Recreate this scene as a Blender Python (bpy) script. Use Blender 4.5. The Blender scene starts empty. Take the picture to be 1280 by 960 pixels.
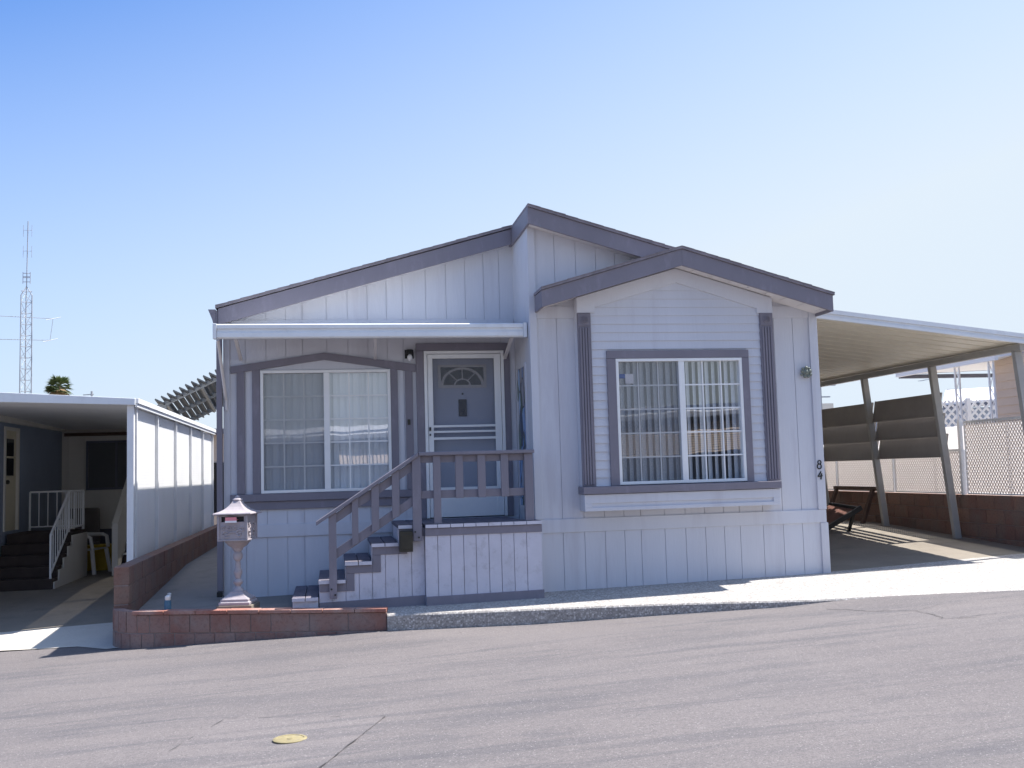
import bpy, bmesh, math, random
from mathutils import Vector, Matrix
random.seed(7)
S = bpy.context.scene
C = S.collection

# ------------------------------------------------------------------ helpers
class MB:
    """collects simple solids and builds them as ONE mesh object"""
    def __init__(s): s.v = []; s.f = []
    def add(s, vs, fs):
        n = len(s.v); s.v += [tuple(map(float, p)) for p in vs]; s.f += [tuple(i + n for i in f) for f in fs]; return s
    def hexa(s, p):            # p: 4 bottom + 4 top points
        return s.add(p, [(0,3,2,1),(4,5,6,7),(0,1,5,4),(1,2,6,5),(2,3,7,6),(3,0,4,7)])
    def box(s, x0, x1, y0, y1, z0, z1):
        return s.hexa([(x0,y0,z0),(x1,y0,z0),(x1,y1,z0),(x0,y1,z0),(x0,y0,z1),(x1,y0,z1),(x1,y1,z1),(x0,y1,z1)])
    def prism(s, poly, vec):
        n = len(poly); vec = Vector(vec)
        vs = [Vector(p) for p in poly] + [Vector(p) + vec for p in poly]
        fs = [tuple(range(n)), tuple(range(2*n-1, n-1, -1))] + [(i, i+n, (i+1) % n + n, (i+1) % n) for i in range(n)]
        return s.add(vs, fs)
    def xz(s, poly, y0, y1):   # polygon in the x-z plane extruded along y
        return s.prism([(a, y0, b) for a, b in poly], (0, y1-y0, 0))
    def yz(s, poly, x0, x1):
        return s.prism([(x0, a, b) for a, b in poly], (x1-x0, 0, 0))
    def bar(s, p, q, w, h, up=(0,0,1)):
        p, q = Vector(p), Vector(q); d = (q-p).normalized(); up = Vector(up)
        a = d.cross(up)
        if a.length < 1e-4: a = d.cross(Vector((0,1,0)))
        a.normalize(); b = a.cross(d); a *= w/2; b *= h/2
        return s.hexa([p-a-b, p+a-b, q+a-b, q-a-b, p-a+b, p+a+b, q+a+b, q-a+b])
    def tube(s, pts, r, n=8):
        pts = [Vector(p) for p in pts]; rs = r if isinstance(r, (list, tuple)) else [r]*len(pts)
        vs = []; fs = []
        for i, p in enumerate(pts):
            d = (pts[min(i+1, len(pts)-1)] - pts[max(i-1, 0)]).normalized()
            a = d.cross(Vector((0,0,1)))
            if a.length < .05: a = d.cross(Vector((0,1,0)))
            a.normalize(); b = a.cross(d)
            for k in range(n):
                t = 2*math.pi*k/n; vs.append(p + (a*math.cos(t) + b*math.sin(t))*rs[i])
        for i in range(len(pts)-1):
            for k in range(n):
                fs.append((i*n+k, i*n+(k+1) % n, (i+1)*n+(k+1) % n, (i+1)*n+k))
        fs += [tuple(range(n-1, -1, -1)), tuple(range((len(pts)-1)*n, len(pts)*n))]
        return s.add(vs, fs)
    def lathe(s, prof, c=(0,0,0), n=16, rot=0.0):
        vs = []; fs = []
        for r, z in prof:
            for k in range(n):
                t = rot + 2*math.pi*k/n; vs.append((c[0]+r*math.cos(t), c[1]+r*math.sin(t), c[2]+z))
        m = len(prof)
        for i in range(m-1):
            for k in range(n):
                fs.append((i*n+k, i*n+(k+1) % n, (i+1)*n+(k+1) % n, (i+1)*n+k))
        fs += [tuple(range(n-1, -1, -1)), tuple(range((m-1)*n, m*n))]
        return s.add(vs, fs)
    def ball(s, c, r, n=10, sx=1, sy=1, sz=1):
        pr = [(r*math.sin(math.pi*i/8)+1e-4, -r*math.cos(math.pi*i/8)) for i in range(9)]
        k = len(s.v); s.lathe(pr, (0,0,0), n)
        for i in range(k, len(s.v)):
            x, y, z = s.v[i]; s.v[i] = (c[0]+x*sx, c[1]+y*sy, c[2]+z*sz)
        return s
    def xform(s, m):
        s.v = [tuple(m @ Vector(p)) for p in s.v]; return s
    def build(s, name, mat, parent=None, bevel=0.0, smooth=False, local=False):
        o0 = Vector((0,0,0)); q = parent
        while q is not None: o0 += q.location; q = q.parent
        if local: o0 = Vector((0,0,0))
        me = bpy.data.meshes.new(name)
        me.from_pydata([tuple(Vector(p)-o0) for p in s.v], [], s.f); me.validate()
        bm = bmesh.new(); bm.from_mesh(me); bmesh.ops.recalc_face_normals(bm, faces=bm.faces[:]); bm.to_mesh(me); bm.free()
        if smooth:
            for p in me.polygons: p.use_smooth = True
            try: me.set_sharp_from_angle(angle=math.radians(35))
            except Exception: pass
        me.materials.append(mat)
        o = bpy.data.objects.new(name, me); C.objects.link(o)
        if parent is not None: o.parent = parent
        if bevel:
            b = o.modifiers.new('edge', 'BEVEL'); b.width = bevel; b.segments = 2; b.limit_method = 'ANGLE'
        return o

def tag(o, label=None, cat=None, group=None, kind=None):
    if label: o['label'] = label
    if cat: o['category'] = cat
    if group: o['group'] = group
    if kind: o['kind'] = kind
    return o
def empty(name, loc, label, cat, group=None):
    o = bpy.data.objects.new(name, None); C.objects.link(o); o.location = loc; o.empty_display_size = .1
    return tag(o, label, cat, group)
def copy_tree(o, parent=None):
    c = o.copy(); C.objects.link(c)
    if parent is not None: c.parent = parent
    for ch in list(o.children): copy_tree(ch, c)
    return c
def struct(o): o['kind'] = 'structure'; return o

# ------------------------------------------------------------------ materials
def nodes(name):
    m = bpy.data.materials.new(name); m.use_nodes = True; nt = m.node_tree
    b = nt.nodes['Principled BSDF']; return m, nt, b
def noise(nt, scale, detail=4, rough=.6, vec=None):
    n = nt.nodes.new('ShaderNodeTexNoise'); n.inputs['Scale'].default_value = scale
    n.inputs['Detail'].default_value = detail; n.inputs['Roughness'].default_value = rough
    if vec is not None: nt.links.new(vec, n.inputs['Vector'])
    return n
def objvec(nt, scale=None, rot=None):
    t = nt.nodes.new('ShaderNodeTexCoord')
    if scale is None: return t.outputs['Object']
    mp = nt.nodes.new('ShaderNodeMapping'); mp.inputs['Scale'].default_value = scale
    if rot: mp.inputs['Rotation'].default_value = rot
    nt.links.new(t.outputs['Object'], mp.inputs['Vector']); return mp.outputs['Vector']
def mixcol(nt, fac, a, b, mode='MIX'):
    m = nt.nodes.new('ShaderNodeMix'); m.data_type = 'RGBA'; m.blend_type = mode
    for i, x in ((0, fac), (6, a), (7, b)):
        if hasattr(x, 'is_output'): nt.links.new(x, m.inputs[i])
        elif i == 0: m.inputs[0].default_value = x
        else: m.inputs[i].default_value = (*x, 1)
    return m.outputs[2]
def ramp(nt, src, stops):
    r = nt.nodes.new('ShaderNodeValToRGB'); el = r.color_ramp.elements
    while len(el) < len(stops): el.new(.5)
    for e, (p, c) in zip(el, stops): e.position = p; e.color = (c, c, c, 1) if not isinstance(c, tuple) else (*c, 1)
    nt.links.new(src, r.inputs[0]); return r.outputs[0]
def bump(nt, b, src, strength=.3, dist=.01):
    n = nt.nodes.new('ShaderNodeBump'); n.inputs['Strength'].default_value = strength; n.inputs['Distance'].default_value = dist
    nt.links.new(src, n.inputs['Height']); nt.links.new(n.outputs[0], b.inputs['Normal'])
def paint(name, col, rough=.55, var=.10, scale=1.2, bscale=60, bstr=.15, stretch=(1,1,1), metal=0, dirt=None, spec=.4):
    m, nt, b = nodes(name); v = objvec(nt, stretch)
    n = noise(nt, scale, 6, .65, v)
    lo = tuple(c*(1-var) for c in col); hi = tuple(min(1, c*(1+var)) for c in col)
    cc = mixcol(nt, ramp(nt, n.outputs[0], [(.3, 0.), (.7, 1.)]), lo, hi)
    if dirt:
        n2 = noise(nt, scale*3.1, 8, .7, v)
        cc = mixcol(nt, ramp(nt, n2.outputs[0], [(.54, 0.), (.72, dirt[1])]), cc, dirt[0])
    nt.links.new(cc, b.inputs['Base Color'])
    b.inputs['Roughness'].default_value = rough; b.inputs['Metallic'].default_value = metal
    b.inputs['Specular IOR Level'].default_value = spec
    nb = noise(nt, bscale, 4, .6, v); bump(nt, b, nb.outputs[0], bstr, .004)
    return m

M = {}
M['siding'] = paint('lavender_white_siding', (.565,.57,.61), .6, .07, .9, 45, .35, (1,1,.12), dirt=((.42,.40,.44), .5))
M['trim'] = paint('mauve_grey_trim', (.195,.18,.212), .55, .09, 1.4, 50, .25, (1,1,.4), dirt=((.30,.28,.33), .5))
M['soffit'] = paint('soffit', (.66,.63,.62), .65, .05, 1.0)
M['shingle'] = paint('roof_shingle', (.23,.21,.235), .9, .25, 7, 120, .6)
M['white_metal'] = paint('white_enamel_metal', (.70,.72,.74), .4, .05, 2, 30, .05, dirt=((.5,.5,.5), .35))
M['alum'] = paint('aluminium_frame', (.78,.78,.77), .38, .04, 3, 80, .04)
M['door'] = paint('grey_blue_door', (.47,.50,.60), .5, .05, 2)
M['fan_trim'] = paint('fanlight_trim', (.56,.54,.53), .5, .05, 3)
M['black'] = paint('black_metal', (.018,.018,.018), .45, .2, 8)
M['bronze'] = paint('old_brass', (.035,.03,.02), .45, .2, 9)
M['deck_tread'] = paint('deck_board_paint', (.56,.545,.60), .6, .08, 3, 60, .3, (1,.2,1), dirt=((.36,.34,.36), .6))
M['tread_top'] = paint('dark_mauve_tread', (.13,.12,.15), .8, .15, 4, 90, .5)
M['screen_dark'] = paint('dark_window_screen', (.07,.075,.085), .5, .1, 3)
M['interior'] = paint('interior_wall', (.30,.29,.27), .8, .05)
M['blind'] = paint('vinyl_blind', (.80,.82,.85), .5, .03, 2)
M['cast'] = paint('pinkish_cast_metal', (.36,.32,.335), .45, .12, 9, 40, .25, dirt=((.25,.21,.22), .6))
M['castdark'] = paint('dark_slot', (.03,.027,.027), .6, .2, 9)
M['pink'] = paint('pink_paper', (.75,.25,.28), .7, .1, 9)
M['paper'] = paint('white_paper', (.8,.77,.77), .7, .1, 9)
M['blue_paint'] = paint('faded_blue_paint', (.06,.14,.21), .55, .25, 22)
M['cream'] = paint('cream_wall', (.62,.59,.54), .7, .06, 1.1, 60, .2, (1,1,.2))
M['neighbour_blue'] = paint('slate_blue_wall', (.22,.26,.34), .7, .08, 1.2, 60, .2)
M['door_cream'] = paint('cream_door', (.58,.52,.38), .55, .06, 1.5)
M['carport_white'] = paint('carport_white', (.74,.74,.74), .45, .05, 1.5, dirt=((.55,.53,.5), .3))
M['carport_under'] = paint('carport_underside', (.66,.61,.50), .5, .06, 1.2)
M['carpet'] = paint('brown_outdoor_carpet', (.05,.038,.034), .95, .2, 6, 200, .6)
M['plastic'] = paint('white_plastic', (.75,.72,.68), .4, .03, 3)
M['yellow'] = paint('yellow_plastic', (.55,.38,.03), .5, .12, 4)
M['greycloth'] = paint('grey_brown_cloth', (.13,.115,.105), .9, .15, 5)
M['slat'] = paint('weathered_slat', (.15,.15,.145), .6, .15, 2)
M['rack'] = paint('rack_aluminium', (.38,.38,.36), .45, .1, 3)
M['tower'] = paint('galvanised_steel', (.30,.32,.36), .5, .1, 2)
M['louver'] = paint('brown_louver', (.29,.265,.245), .6, .10, 2, 60, .2)
M['post'] = paint('grey_post', (.36,.345,.32), .55, .08, 2)
M['mesh'] = paint('pale_mesh', (.62,.58,.56), .55, .06, 5)
M['beige'] = paint('beige_lap_siding', (.58,.46,.37), .7, .06, 1.5)
M['lattice'] = paint('white_lattice', (.66,.66,.67), .6, .06, 3)
M['farwhite'] = paint('far_white_roof', (.72,.71,.72), .6, .05, .5)
M['darkband'] = paint('dark_fascia', (.10,.105,.14), .6, .1, 1)
M['bin'] = paint('blue_bin', (.02,.045,.25), .45, .15, 4)
M['rust'] = paint('rust_red_mesh', (.135,.06,.045), .8, .3, 8, 120, .6)
M['wood'] = paint('brown_wood', (.095,.058,.043), .75, .2, 5, 60, .3, (1,1,.2))
M['trunk'] = paint('palm_trunk', (.16,.12,.09), .9, .2, 3)
M['palm_leaf'] = paint('palm_leaf', (.075,.105,.035), .6, .3, 1.5)
M['palm_dry'] = paint('dry_palm_leaf', (.28,.19,.10), .8, .3, 1.5)
M['ornament'] = paint('mottled_bronze_green', (.17,.19,.16), .6, .3, 40, 90, .6, dirt=((.34,.33,.30), .8))
M['cap_yellow'] = paint('worn_yellow_paint', (.24,.20,.105), .85, .3, 9, 80, .6, dirt=((.14,.125,.115), 1.))
M['joint'] = paint('grout', (.25,.205,.19), .9, .15, 9)
M['bulb'] = paint('white_bulb_glass', (.8,.8,.8), .25, .02, 2)
M['sticker_blue'] = paint('sticker_blue', (.10,.17,.42), .5, .1, 30)
M['lead'] = paint('lead_came', (.03,.03,.035), .5, .1, 9)

def block_mat(name, a, b2, c2):
    m, nt, b = nodes(name); v = objvec(nt)
    n = noise(nt, 3.2, 5, .6, v); n2 = noise(nt, 30, 6, .75, v)
    g = nt.nodes.new('ShaderNodeNewGeometry')
    col = mixcol(nt, g.outputs['Random Per Island'], a, b2)
    col = mixcol(nt, ramp(nt, n.outputs[0], [(.42, 0.), (.66, .75)]), col, c2)
    col = mixcol(nt, ramp(nt, n2.outputs[0], [(.50, 0.), (.72, .55)]), col, tuple(x*.45 for x in a))
    nt.links.new(col, b.inputs['Base Color']); b.inputs['Roughness'].default_value = .92
    bump(nt, b, n2.outputs[0], .7, .012); return m
M['slump'] = block_mat('red_slump_block', (.235,.115,.09), (.28,.165,.135), (.26,.205,.185))
M['slump_dark'] = block_mat('brown_slump_block', (.20,.105,.08), (.25,.145,.105), (.20,.15,.125))
M['capbrick'] = block_mat('red_cap_brick', (.30,.115,.085), (.35,.18,.14), (.38,.30,.27))

def aggregate(name):
    m, nt, b = nodes(name); v = objvec(nt)
    vo = nt.nodes.new('ShaderNodeTexVoronoi'); vo.inputs['Scale'].default_value = 54; nt.links.new(v, vo.inputs['Vector'])
    n = noise(nt, 1.3, 5, .6, v); n3 = noise(nt, 90, 3, .6, v)
    peb = nt.nodes.new('ShaderNodeSeparateColor'); nt.links.new(vo.outputs['Color'], peb.inputs[0])
    c = ramp(nt, peb.outputs[0], [(.0, (.17,.155,.145)), (.35, (.31,.29,.265)), (.7, (.42,.395,.365)), (1., (.60,.57,.54))])
    edge = ramp(nt, vo.outputs['Distance'], [(.35, 0.), (.75, 1.)])
    c = mixcol(nt, edge, c, (.27,.25,.235))
    c = mixcol(nt, ramp(nt, n.outputs[0], [(.35, 0.), (.75, .35)]), c, (.33,.31,.29))
    nt.links.new(c, b.inputs['Base Color']); b.inputs['Roughness'].default_value = .85
    bump(nt, b, vo.outputs['Distance'], -.55, .02); return m
M['aggregate'] = aggregate('exposed_aggregate')

def asphalt(name, tint=1.0):
    m, nt, b = nodes(name); v = objvec(nt)
    # streaks follow the road direction
    ang = math.atan2(-.2, .98)
    vs = objvec(nt, (.30, 1.3, 1.0), (0, 0, -ang))
    big = noise(nt, 1.1, 6, .62, vs); st = noise(nt, 2.6, 7, .66, vs); blot = noise(nt, .55, 5, .6, v)
    f1 = noise(nt, 95, 4, .75, v); f2 = noise(nt, 300, 2, .7, v)
    vo = nt.nodes.new('ShaderNodeTexVoronoi'); vo.inputs['Scale'].default_value = 150; nt.links.new(v, vo.inputs['Vector'])
    vs2 = objvec(nt, (.16, 1.9, 1.0), (0, 0, -ang)); st2 = noise(nt, 1.9, 5, .6, vs2)
    base = mixcol(nt, ramp(nt, blot.outputs[0], [(.3, 0.), (.7, 1.)]), tuple(c*tint for c in (.156,.138,.136)), tuple(c*tint for c in (.190,.168,.163)))
    big.inputs['Distortion'].default_value = .6; st.inputs['Distortion'].default_value = .5; st2.inputs['Distortion'].default_value = .9
    base = mixcol(nt, ramp(nt, big.outputs[0], [(.50, 0.), (.67, .48)]), base, (.088,.086,.096))
    base = mixcol(nt, ramp(nt, st.outputs[0], [(.54, 0.), (.69, .52)]), base, (.082,.081,.092))
    base = mixcol(nt, ramp(nt, st2.outputs[0], [(.55, 0.), (.65, .44)]), base, (.078,.077,.088))
    f0 = noise(nt, 34, 5, .8, v)
    base = mixcol(nt, ramp(nt, f0.outputs[0], [(.38, .30), (.55, 0.)]), base, (.075,.070,.075))
    base = mixcol(nt, ramp(nt, f0.outputs[0], [(.55, 0.), (.70, .30)]), base, (.25,.222,.215))
    base = mixcol(nt, ramp(nt, f1.outputs[0], [(.38, .55), (.54, 0.)]), base, (.060,.056,.059))
    base = mixcol(nt, ramp(nt, f2.outputs[0], [(.52, 0.), (.75, .35)]), base, (.27,.24,.235))
    sep = nt.nodes.new('ShaderNodeSeparateColor'); nt.links.new(vo.outputs['Color'], sep.inputs[0])
    base = mixcol(nt, ramp(nt, sep.outputs[0], [(.972, 0.), (.99, .55)]), base, (.40,.37,.355))
    nt.links.new(base, b.inputs['Base Color']); b.inputs['Roughness'].default_value = .88
    b.inputs['Specular IOR Level'].default_value = .3
    add = nt.nodes.new('ShaderNodeMath'); add.operation = 'ADD'
    nt.links.new(f1.outputs[0], add.inputs[0]); nt.links.new(f2.outputs[0], add.inputs[1])
    bump(nt, b, add.outputs[0], .6, .008); return m
M['asphalt'] = asphalt('worn_asphalt'); M['asphalt_patch'] = asphalt('patched_asphalt', 1.08)
M['crack'] = paint('crack_tar', (.075,.069,.07), .9, .2, 20)

def concrete(name, a, b2, stain):
    m, nt, b = nodes(name); v = objvec(nt)
    n = noise(nt, .8, 7, .65, v); n2 = noise(nt, 45, 5, .7, v); n3 = noise(nt, 2.7, 6, .6, v)
    c = mixcol(nt, ramp(nt, n.outputs[0], [(.3, 0.), (.7, 1.)]), a, b2)
    c = mixcol(nt, ramp(nt, n3.outputs[0], [(.55, 0.), (.75, .5)]), c, stain)
    c = mixcol(nt, ramp(nt, n2.outputs[0], [(.45, 0.), (.7, .25)]), c, tuple(x*.5 for x in a))
    nt.links.new(c, b.inputs['Base Color']); b.inputs['Roughness'].default_value = .9
    bump(nt, b, n2.outputs[0], .35, .005); return m
M['concrete'] = concrete('driveway_concrete', (.165,.14,.115), (.235,.205,.165), (.09,.078,.066))
M['path'] = concrete('path_concrete', (.19,.178,.165), (.255,.235,.215), (.12,.112,.105))
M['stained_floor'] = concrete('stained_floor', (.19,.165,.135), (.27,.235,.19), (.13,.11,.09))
M['concrete_pale'] = concrete('pale_concrete', (.46,.43,.38), (.55,.51,.46), (.34,.30,.26))
M['earth'] = concrete('dry_earth', (.30,.26,.21), (.36,.32,.26), (.22,.18,.13))

def glass(name, ior=1.6, tint=(1,1,1)):
    m = bpy.data.materials.new(name); m.use_nodes = True; nt = m.node_tree; nt.nodes.clear()
    out = nt.nodes.new('ShaderNodeOutputMaterial'); mx = nt.nodes.new('ShaderNodeMixShader')
    tr = nt.nodes.new('ShaderNodeBsdfTransparent'); tr.inputs[0].default_value = (*tint, 1)
    gl = nt.nodes.new('ShaderNodeBsdfGlossy'); gl.inputs['Roughness'].default_value = .01
    lw = nt.nodes.new('ShaderNodeLayerWeight'); lw.inputs[0].default_value = .5
    pw = nt.nodes.new('ShaderNodeMath'); pw.operation = 'POWER'; pw.inputs[1].default_value = 4; nt.links.new(lw.outputs['Facing'], pw.inputs[0])
    f0 = ((ior-1)/(ior+1))**2
    fr = nt.nodes.new('ShaderNodeMath'); fr.operation = 'MULTIPLY_ADD'; fr.inputs[1].default_value = 1-f0; fr.inputs[2].default_value = f0; nt.links.new(pw.outputs[0], fr.inputs[0])
    nz = noise(nt, 1.3, 2, .5, objvec(nt)); bp = nt.nodes.new('ShaderNodeBump'); bp.inputs['Strength'].default_value = .05; bp.inputs['Distance'].default_value = .02
    nt.links.new(nz.outputs[0], bp.inputs['Height']); nt.links.new(bp.outputs[0], gl.inputs['Normal'])
    nt.links.new(fr.outputs[0], mx.inputs[0]); nt.links.new(tr.outputs[0], mx.inputs[1]); nt.links.new(gl.outputs[0], mx.inputs[2])
    nt.links.new(mx.outputs[0], out.inputs[0]); return m
M['glass'] = glass('window_glass', 1.95, (.985,.995,1.0))
def screen(name, col, alpha):
    m = bpy.data.materials.new(name); m.use_nodes = True; nt = m.node_tree; nt.nodes.clear()
    out = nt.nodes.new('ShaderNodeOutputMaterial'); mx = nt.nodes.new('ShaderNodeMixShader'); mx.inputs[0].default_value = alpha
    tr = nt.nodes.new('ShaderNodeBsdfTransparent'); d = nt.nodes.new('ShaderNodeBsdfDiffuse'); d.inputs[0].default_value = (*col, 1)
    nt.links.new(tr.outputs[0], mx.inputs[1]); nt.links.new(d.outputs[0], mx.inputs[2]); nt.links.new(mx.outputs[0], out.inputs[0]); return m
M['screen'] = screen('insect_screen', (.26,.27,.29), .19)
M['screen_light'] = screen('door_insect_screen', (.20,.21,.24), .20)
M['darkglass'] = paint('dark_glass', (.012,.012,.014), .08, .1, 3, 20, .02, spec=.6)
def stained(name):
    m, nt, b = nodes(name); v = objvec(nt, (1, 1, .45))
    vo = nt.nodes.new('ShaderNodeTexVoronoi'); vo.inputs['Scale'].default_value = 8.5; nt.links.new(v, vo.inputs['Vector'])
    ve = nt.nodes.new('ShaderNodeTexVoronoi'); ve.feature = 'DISTANCE_TO_EDGE'; ve.inputs['Scale'].default_value = 8.5; nt.links.new(v, ve.inputs['Vector'])
    sp = nt.nodes.new('ShaderNodeSeparateColor'); nt.links.new(vo.outputs['Color'], sp.inputs[0])
    c = ramp(nt, sp.outputs[0], [(0, (0.15, 0.3, 0.63)), (.3, (0.36, 0.51, 0.75)), (.5, (0.51, 0.51, 0.54)), (.75, (.05,.09,.17)), (1, (.06,.14,.07))])
    c = mixcol(nt, ramp(nt, ve.outputs['Distance'], [(.02, 1.), (.05, 0.)]), c, (.03,.03,.035))
    nt.links.new(c, b.inputs['Base Color']); b.inputs['Roughness'].default_value = .15; return m
M['stained'] = stained('stained_glass')
def ribbed(name, col, freq, axis, strength=.5):
    m, nt, b = nodes(name); v = objvec(nt)
    w = nt.nodes.new('ShaderNodeTexWave'); w.wave_type = 'BANDS'; w.bands_direction = axis; w.inputs['Scale'].default_value = freq
    nt.links.new(v, w.inputs['Vector']); n = noise(nt, 1.5, 5, .6, v)
    c = mixcol(nt, ramp(nt, n.outputs[0], [(.3, 0.), (.75, 1.)]), tuple(x*.92 for x in col), col)
    nt.links.new(c, b.inputs['Base Color']); b.inputs['Roughness'].default_value = .45
    bump(nt, b, w.outputs[0], strength, .01); return m
def translucent(m, col, f):
    nt = m.node_tree; b = nt.nodes['Principled BSDF']; out = nt.nodes['Material Output']
    t = nt.nodes.new('ShaderNodeBsdfTranslucent'); t.inputs[0].default_value = (*col, 1); mx = nt.nodes.new('ShaderNodeMixShader'); mx.inputs[0].default_value = f
    nt.links.new(b.outputs[0], mx.inputs[1]); nt.links.new(t.outputs[0], mx.inputs[2]); nt.links.new(mx.outputs[0], out.inputs[0])
translucent(M['mesh'], (.9,.86,.83), .44)
M['glow_panel'] = paint('added_glow_sheet', (.85,.83,.82), .5, .04, 2)
translucent(M['glow_panel'], (.93,.91,.90), .8)  # strongly translucent, for the added fence that brightens the mesh holes
M['ribpanel'] = ribbed('ribbed_white_panel', (.93,.93,.93), 8.0, 'Z', .05)

translucent(M['ribpanel'], (.92,.92,.90), .12)
def perforated(m, f):      # pin-holed sheet: a share of the light passes straight through
    nt = m.node_tree; out = nt.nodes['Material Output']; src = out.inputs[0].links[0].from_socket
    t = nt.nodes.new('ShaderNodeBsdfTransparent'); mx = nt.nodes.new('ShaderNodeMixShader'); mx.inputs[0].default_value = f
    nt.links.new(src, mx.inputs[1]); nt.links.new(t.outputs[0], mx.inputs[2]); nt.links.new(mx.outputs[0], out.inputs[0])
perforated(M['ribpanel'], .24)
# ------------------------------------------------------------------ terrain levels
def edge(x): return 10.83 - .2*(x-.54)
def zroad(x, y):      # the lane is dished slightly in front of the kerb
    t = max(0., min(1., (y-(edge(x)-1.5))/1.3)); w_ = max(0., min(1., (x-.55)/1.6, (5.35-x)/.9))
    return -.15 + .0438*x - .0066*y - .046*w_*t*t*(3-2*t)
def zpad(x, y): return -.534 + .018*x + .046*min(y, 16.0)
def zleft(x, y):
    t = max(0, min(1, (y-12.0)/3.8)); return zroad(x, y)*(1-t) + (-.1)*t + .006

def sheet(name, mat, xs, ys_of, zf, parent=None):
    m = MB(); n = 0; rows = []
    for x in xs:
        row = []
        for y in ys_of(x): m.v.append((x, y, zf(x, y))); row.append(n); n += 1
        rows.append(row)
    for a, b in zip(rows, rows[1:]):
        for k in range(len(a)-1): m.f.append((a[k], b[k], b[k+1], a[k+1]))
    o = m.build(name, mat, parent, smooth=True)
    me = o.data
    if me.polygons and me.polygons[0].normal.z < 0: me.flip_normals()
    return o
def lin(a, b, n): return [a + (b-a)*i/(n-1) for i in range(n)]
gx = [-900,-300,-100,-45,-30,-20,-10,-5,0,5,10,12,30,100,300,900]
struct(sheet('ground', M['earth'], gx, lambda x: [-400,-100,-30,-12,0,10,20,40,80,200,500,1500],
       lambda x, y: -.62 + .0438*max(-30, min(10, x)) - (.0066*max(-20, min(12, y)) if y < 12 else .08)))
struct(sheet('road', M['asphalt'], lin(-30, 30, 121), lambda x: [edge(x)-18, edge(x)-12, edge(x)-6, edge(x)-2.5, edge(x)-1.5, edge(x)-1.15, edge(x)-.85, edge(x)-.5, edge(x)-.2, edge(x)+.1, edge(x)+1.25], zroad))

# patched rectangle in the asphalt with an iron valve cover
pc = [(-.971,6.38),(-.05,5.75),(.37,6.95),(-.72,7.43)]
pc = [(-1.35,5.62),(-.28,5.40),(.33,6.98),(-.73,7.46)]
m = MB(); m.add([(x, y, zroad(x, y)+.004) for x, y in pc], [(0,1,2,3)]); struct(m.build('road_patch', M['asphalt_patch']))
m = MB()
for i in range(4):
    if i == 0: continue
    a, b = pc[i], pc[(i+1) % 4]
    pts = []
    for k in range(25):
        t = k/24; pts.append((a[0]+(b[0]-a[0])*t+random.uniform(-.006,.006), a[1]+(b[1]-a[1])*t+random.uniform(-.006,.006)))
    for p, q in zip(pts, pts[1:]):
        if random.random() < (.45 if i == 2 else .65): continue
        d = Vector((q[0]-p[0], q[1]-p[1])).normalized(); nn = Vector((-d.y, d.x))*random.uniform(.0012,.0045)
        m.add([(p[0]-nn.x,p[1]-nn.y,zroad(*p)+.008),(q[0]-nn.x,q[1]-nn.y,zroad(*q)+.008),(q[0]+nn.x,q[1]+nn.y,zroad(*q)+.008),(p[0]+nn.x,p[1]+nn.y,zroad(*p)+.008)], [(0,1,2,3)])
# wandering cracks on the right of the road
def crack(pts, w):
    P = []
    for (a, b) in zip(pts, pts[1:]):
        n = max(2, int(math.hypot(b[0]-a[0], b[1]-a[1])/.07))
        for k in range(n): t = k/n; P.append((a[0]+(b[0]-a[0])*t+random.uniform(-.03,.03), a[1]+(b[1]-a[1])*t+random.uniform(-.03,.03)))
    for p, q in zip(P, P[1:]):
        d = Vector((q[0]-p[0], q[1]-p[1])).normalized(); nn = Vector((-d.y, d.x))*w*random.uniform(.3,1.1)
        m.add([(p[0]-nn.x,p[1]-nn.y,zroad(*p)+.005),(q[0]-nn.x,q[1]-nn.y,zroad(*q)+.005),(q[0]+nn.x,q[1]+nn.y,zroad(*q)+.005),(p[0]+nn.x,p[1]+nn.y,zroad(*p)+.005)], [(0,1,2,3)])
crack([(4.75,9.6),(4.95,9.1),(5.25,8.8),(5.2,8.3),(5.5,8.1)], .007)
crack([(5.2,8.3),(5.9,8.2),(6.6,7.9)], .004)
crack([(5.25,8.8),(5.6,9.0),(6.4,8.75)], .003)
crack([(5.2,7.9),(5.8,7.5),(6.4,7.5)], .0025)
struct(m.build('road_crack', M['crack']))

cov = MB(); cx, cy = -.27, 6.64; z0 = zroad(cx, cy)
cov.lathe([(.105,.004),(.105,.010),(.098,.013),(.085,.013),(.083,.010),(.02,.010),(.018,.013),(.001,.013)], (cx, cy, z0), 28)
tag(cov.build('valve_cover', M['cap_yellow'], smooth=True), 'round yellow-painted iron cap set in the patched asphalt of the road', 'valve cover')

# sidewalk with tapering curb (exposed aggregate)
F = [(.55,10.83,-.03),(1.1,10.73,-.024),(1.65,10.63,-.018),(2.2,10.54,-.012),(2.785,10.445,-.006),(3.4,10.33,-.001),(3.9,10.22,.002),(4.4,10.09,.005),(4.8,9.99,.008),(5.15,9.91,.016),(5.6,9.76,.035),(6.1,9.57,.057),(6.75,9.30,.089),(8,8.95,.147),(10,8.55,.237)]
m = MB(); n = 0
for x, y, z in F:
    bt = 11.55 if x < 5.78 else 11.55 + (x-5.77)*.14
    zb = zpad(x, bt); r = .02
    cz = max(zroad(x, y)-.03, zroad(x, y)-.03)
    m.v += [(x, y, cz), (x, y, z-r if z-r > cz else z-.003), (x, y+.012, z-.004), (x, y+.04, z), (x, (y+bt)/2, (z+zb)/2), (x, bt, zb), (x, bt, zb-.5)]
for i in range(len(F)-1):
    for k in range(6): m.f.append((i*7+k, (i+1)*7+k, (i+1)*7+k+1, i*7+k+1))
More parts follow.
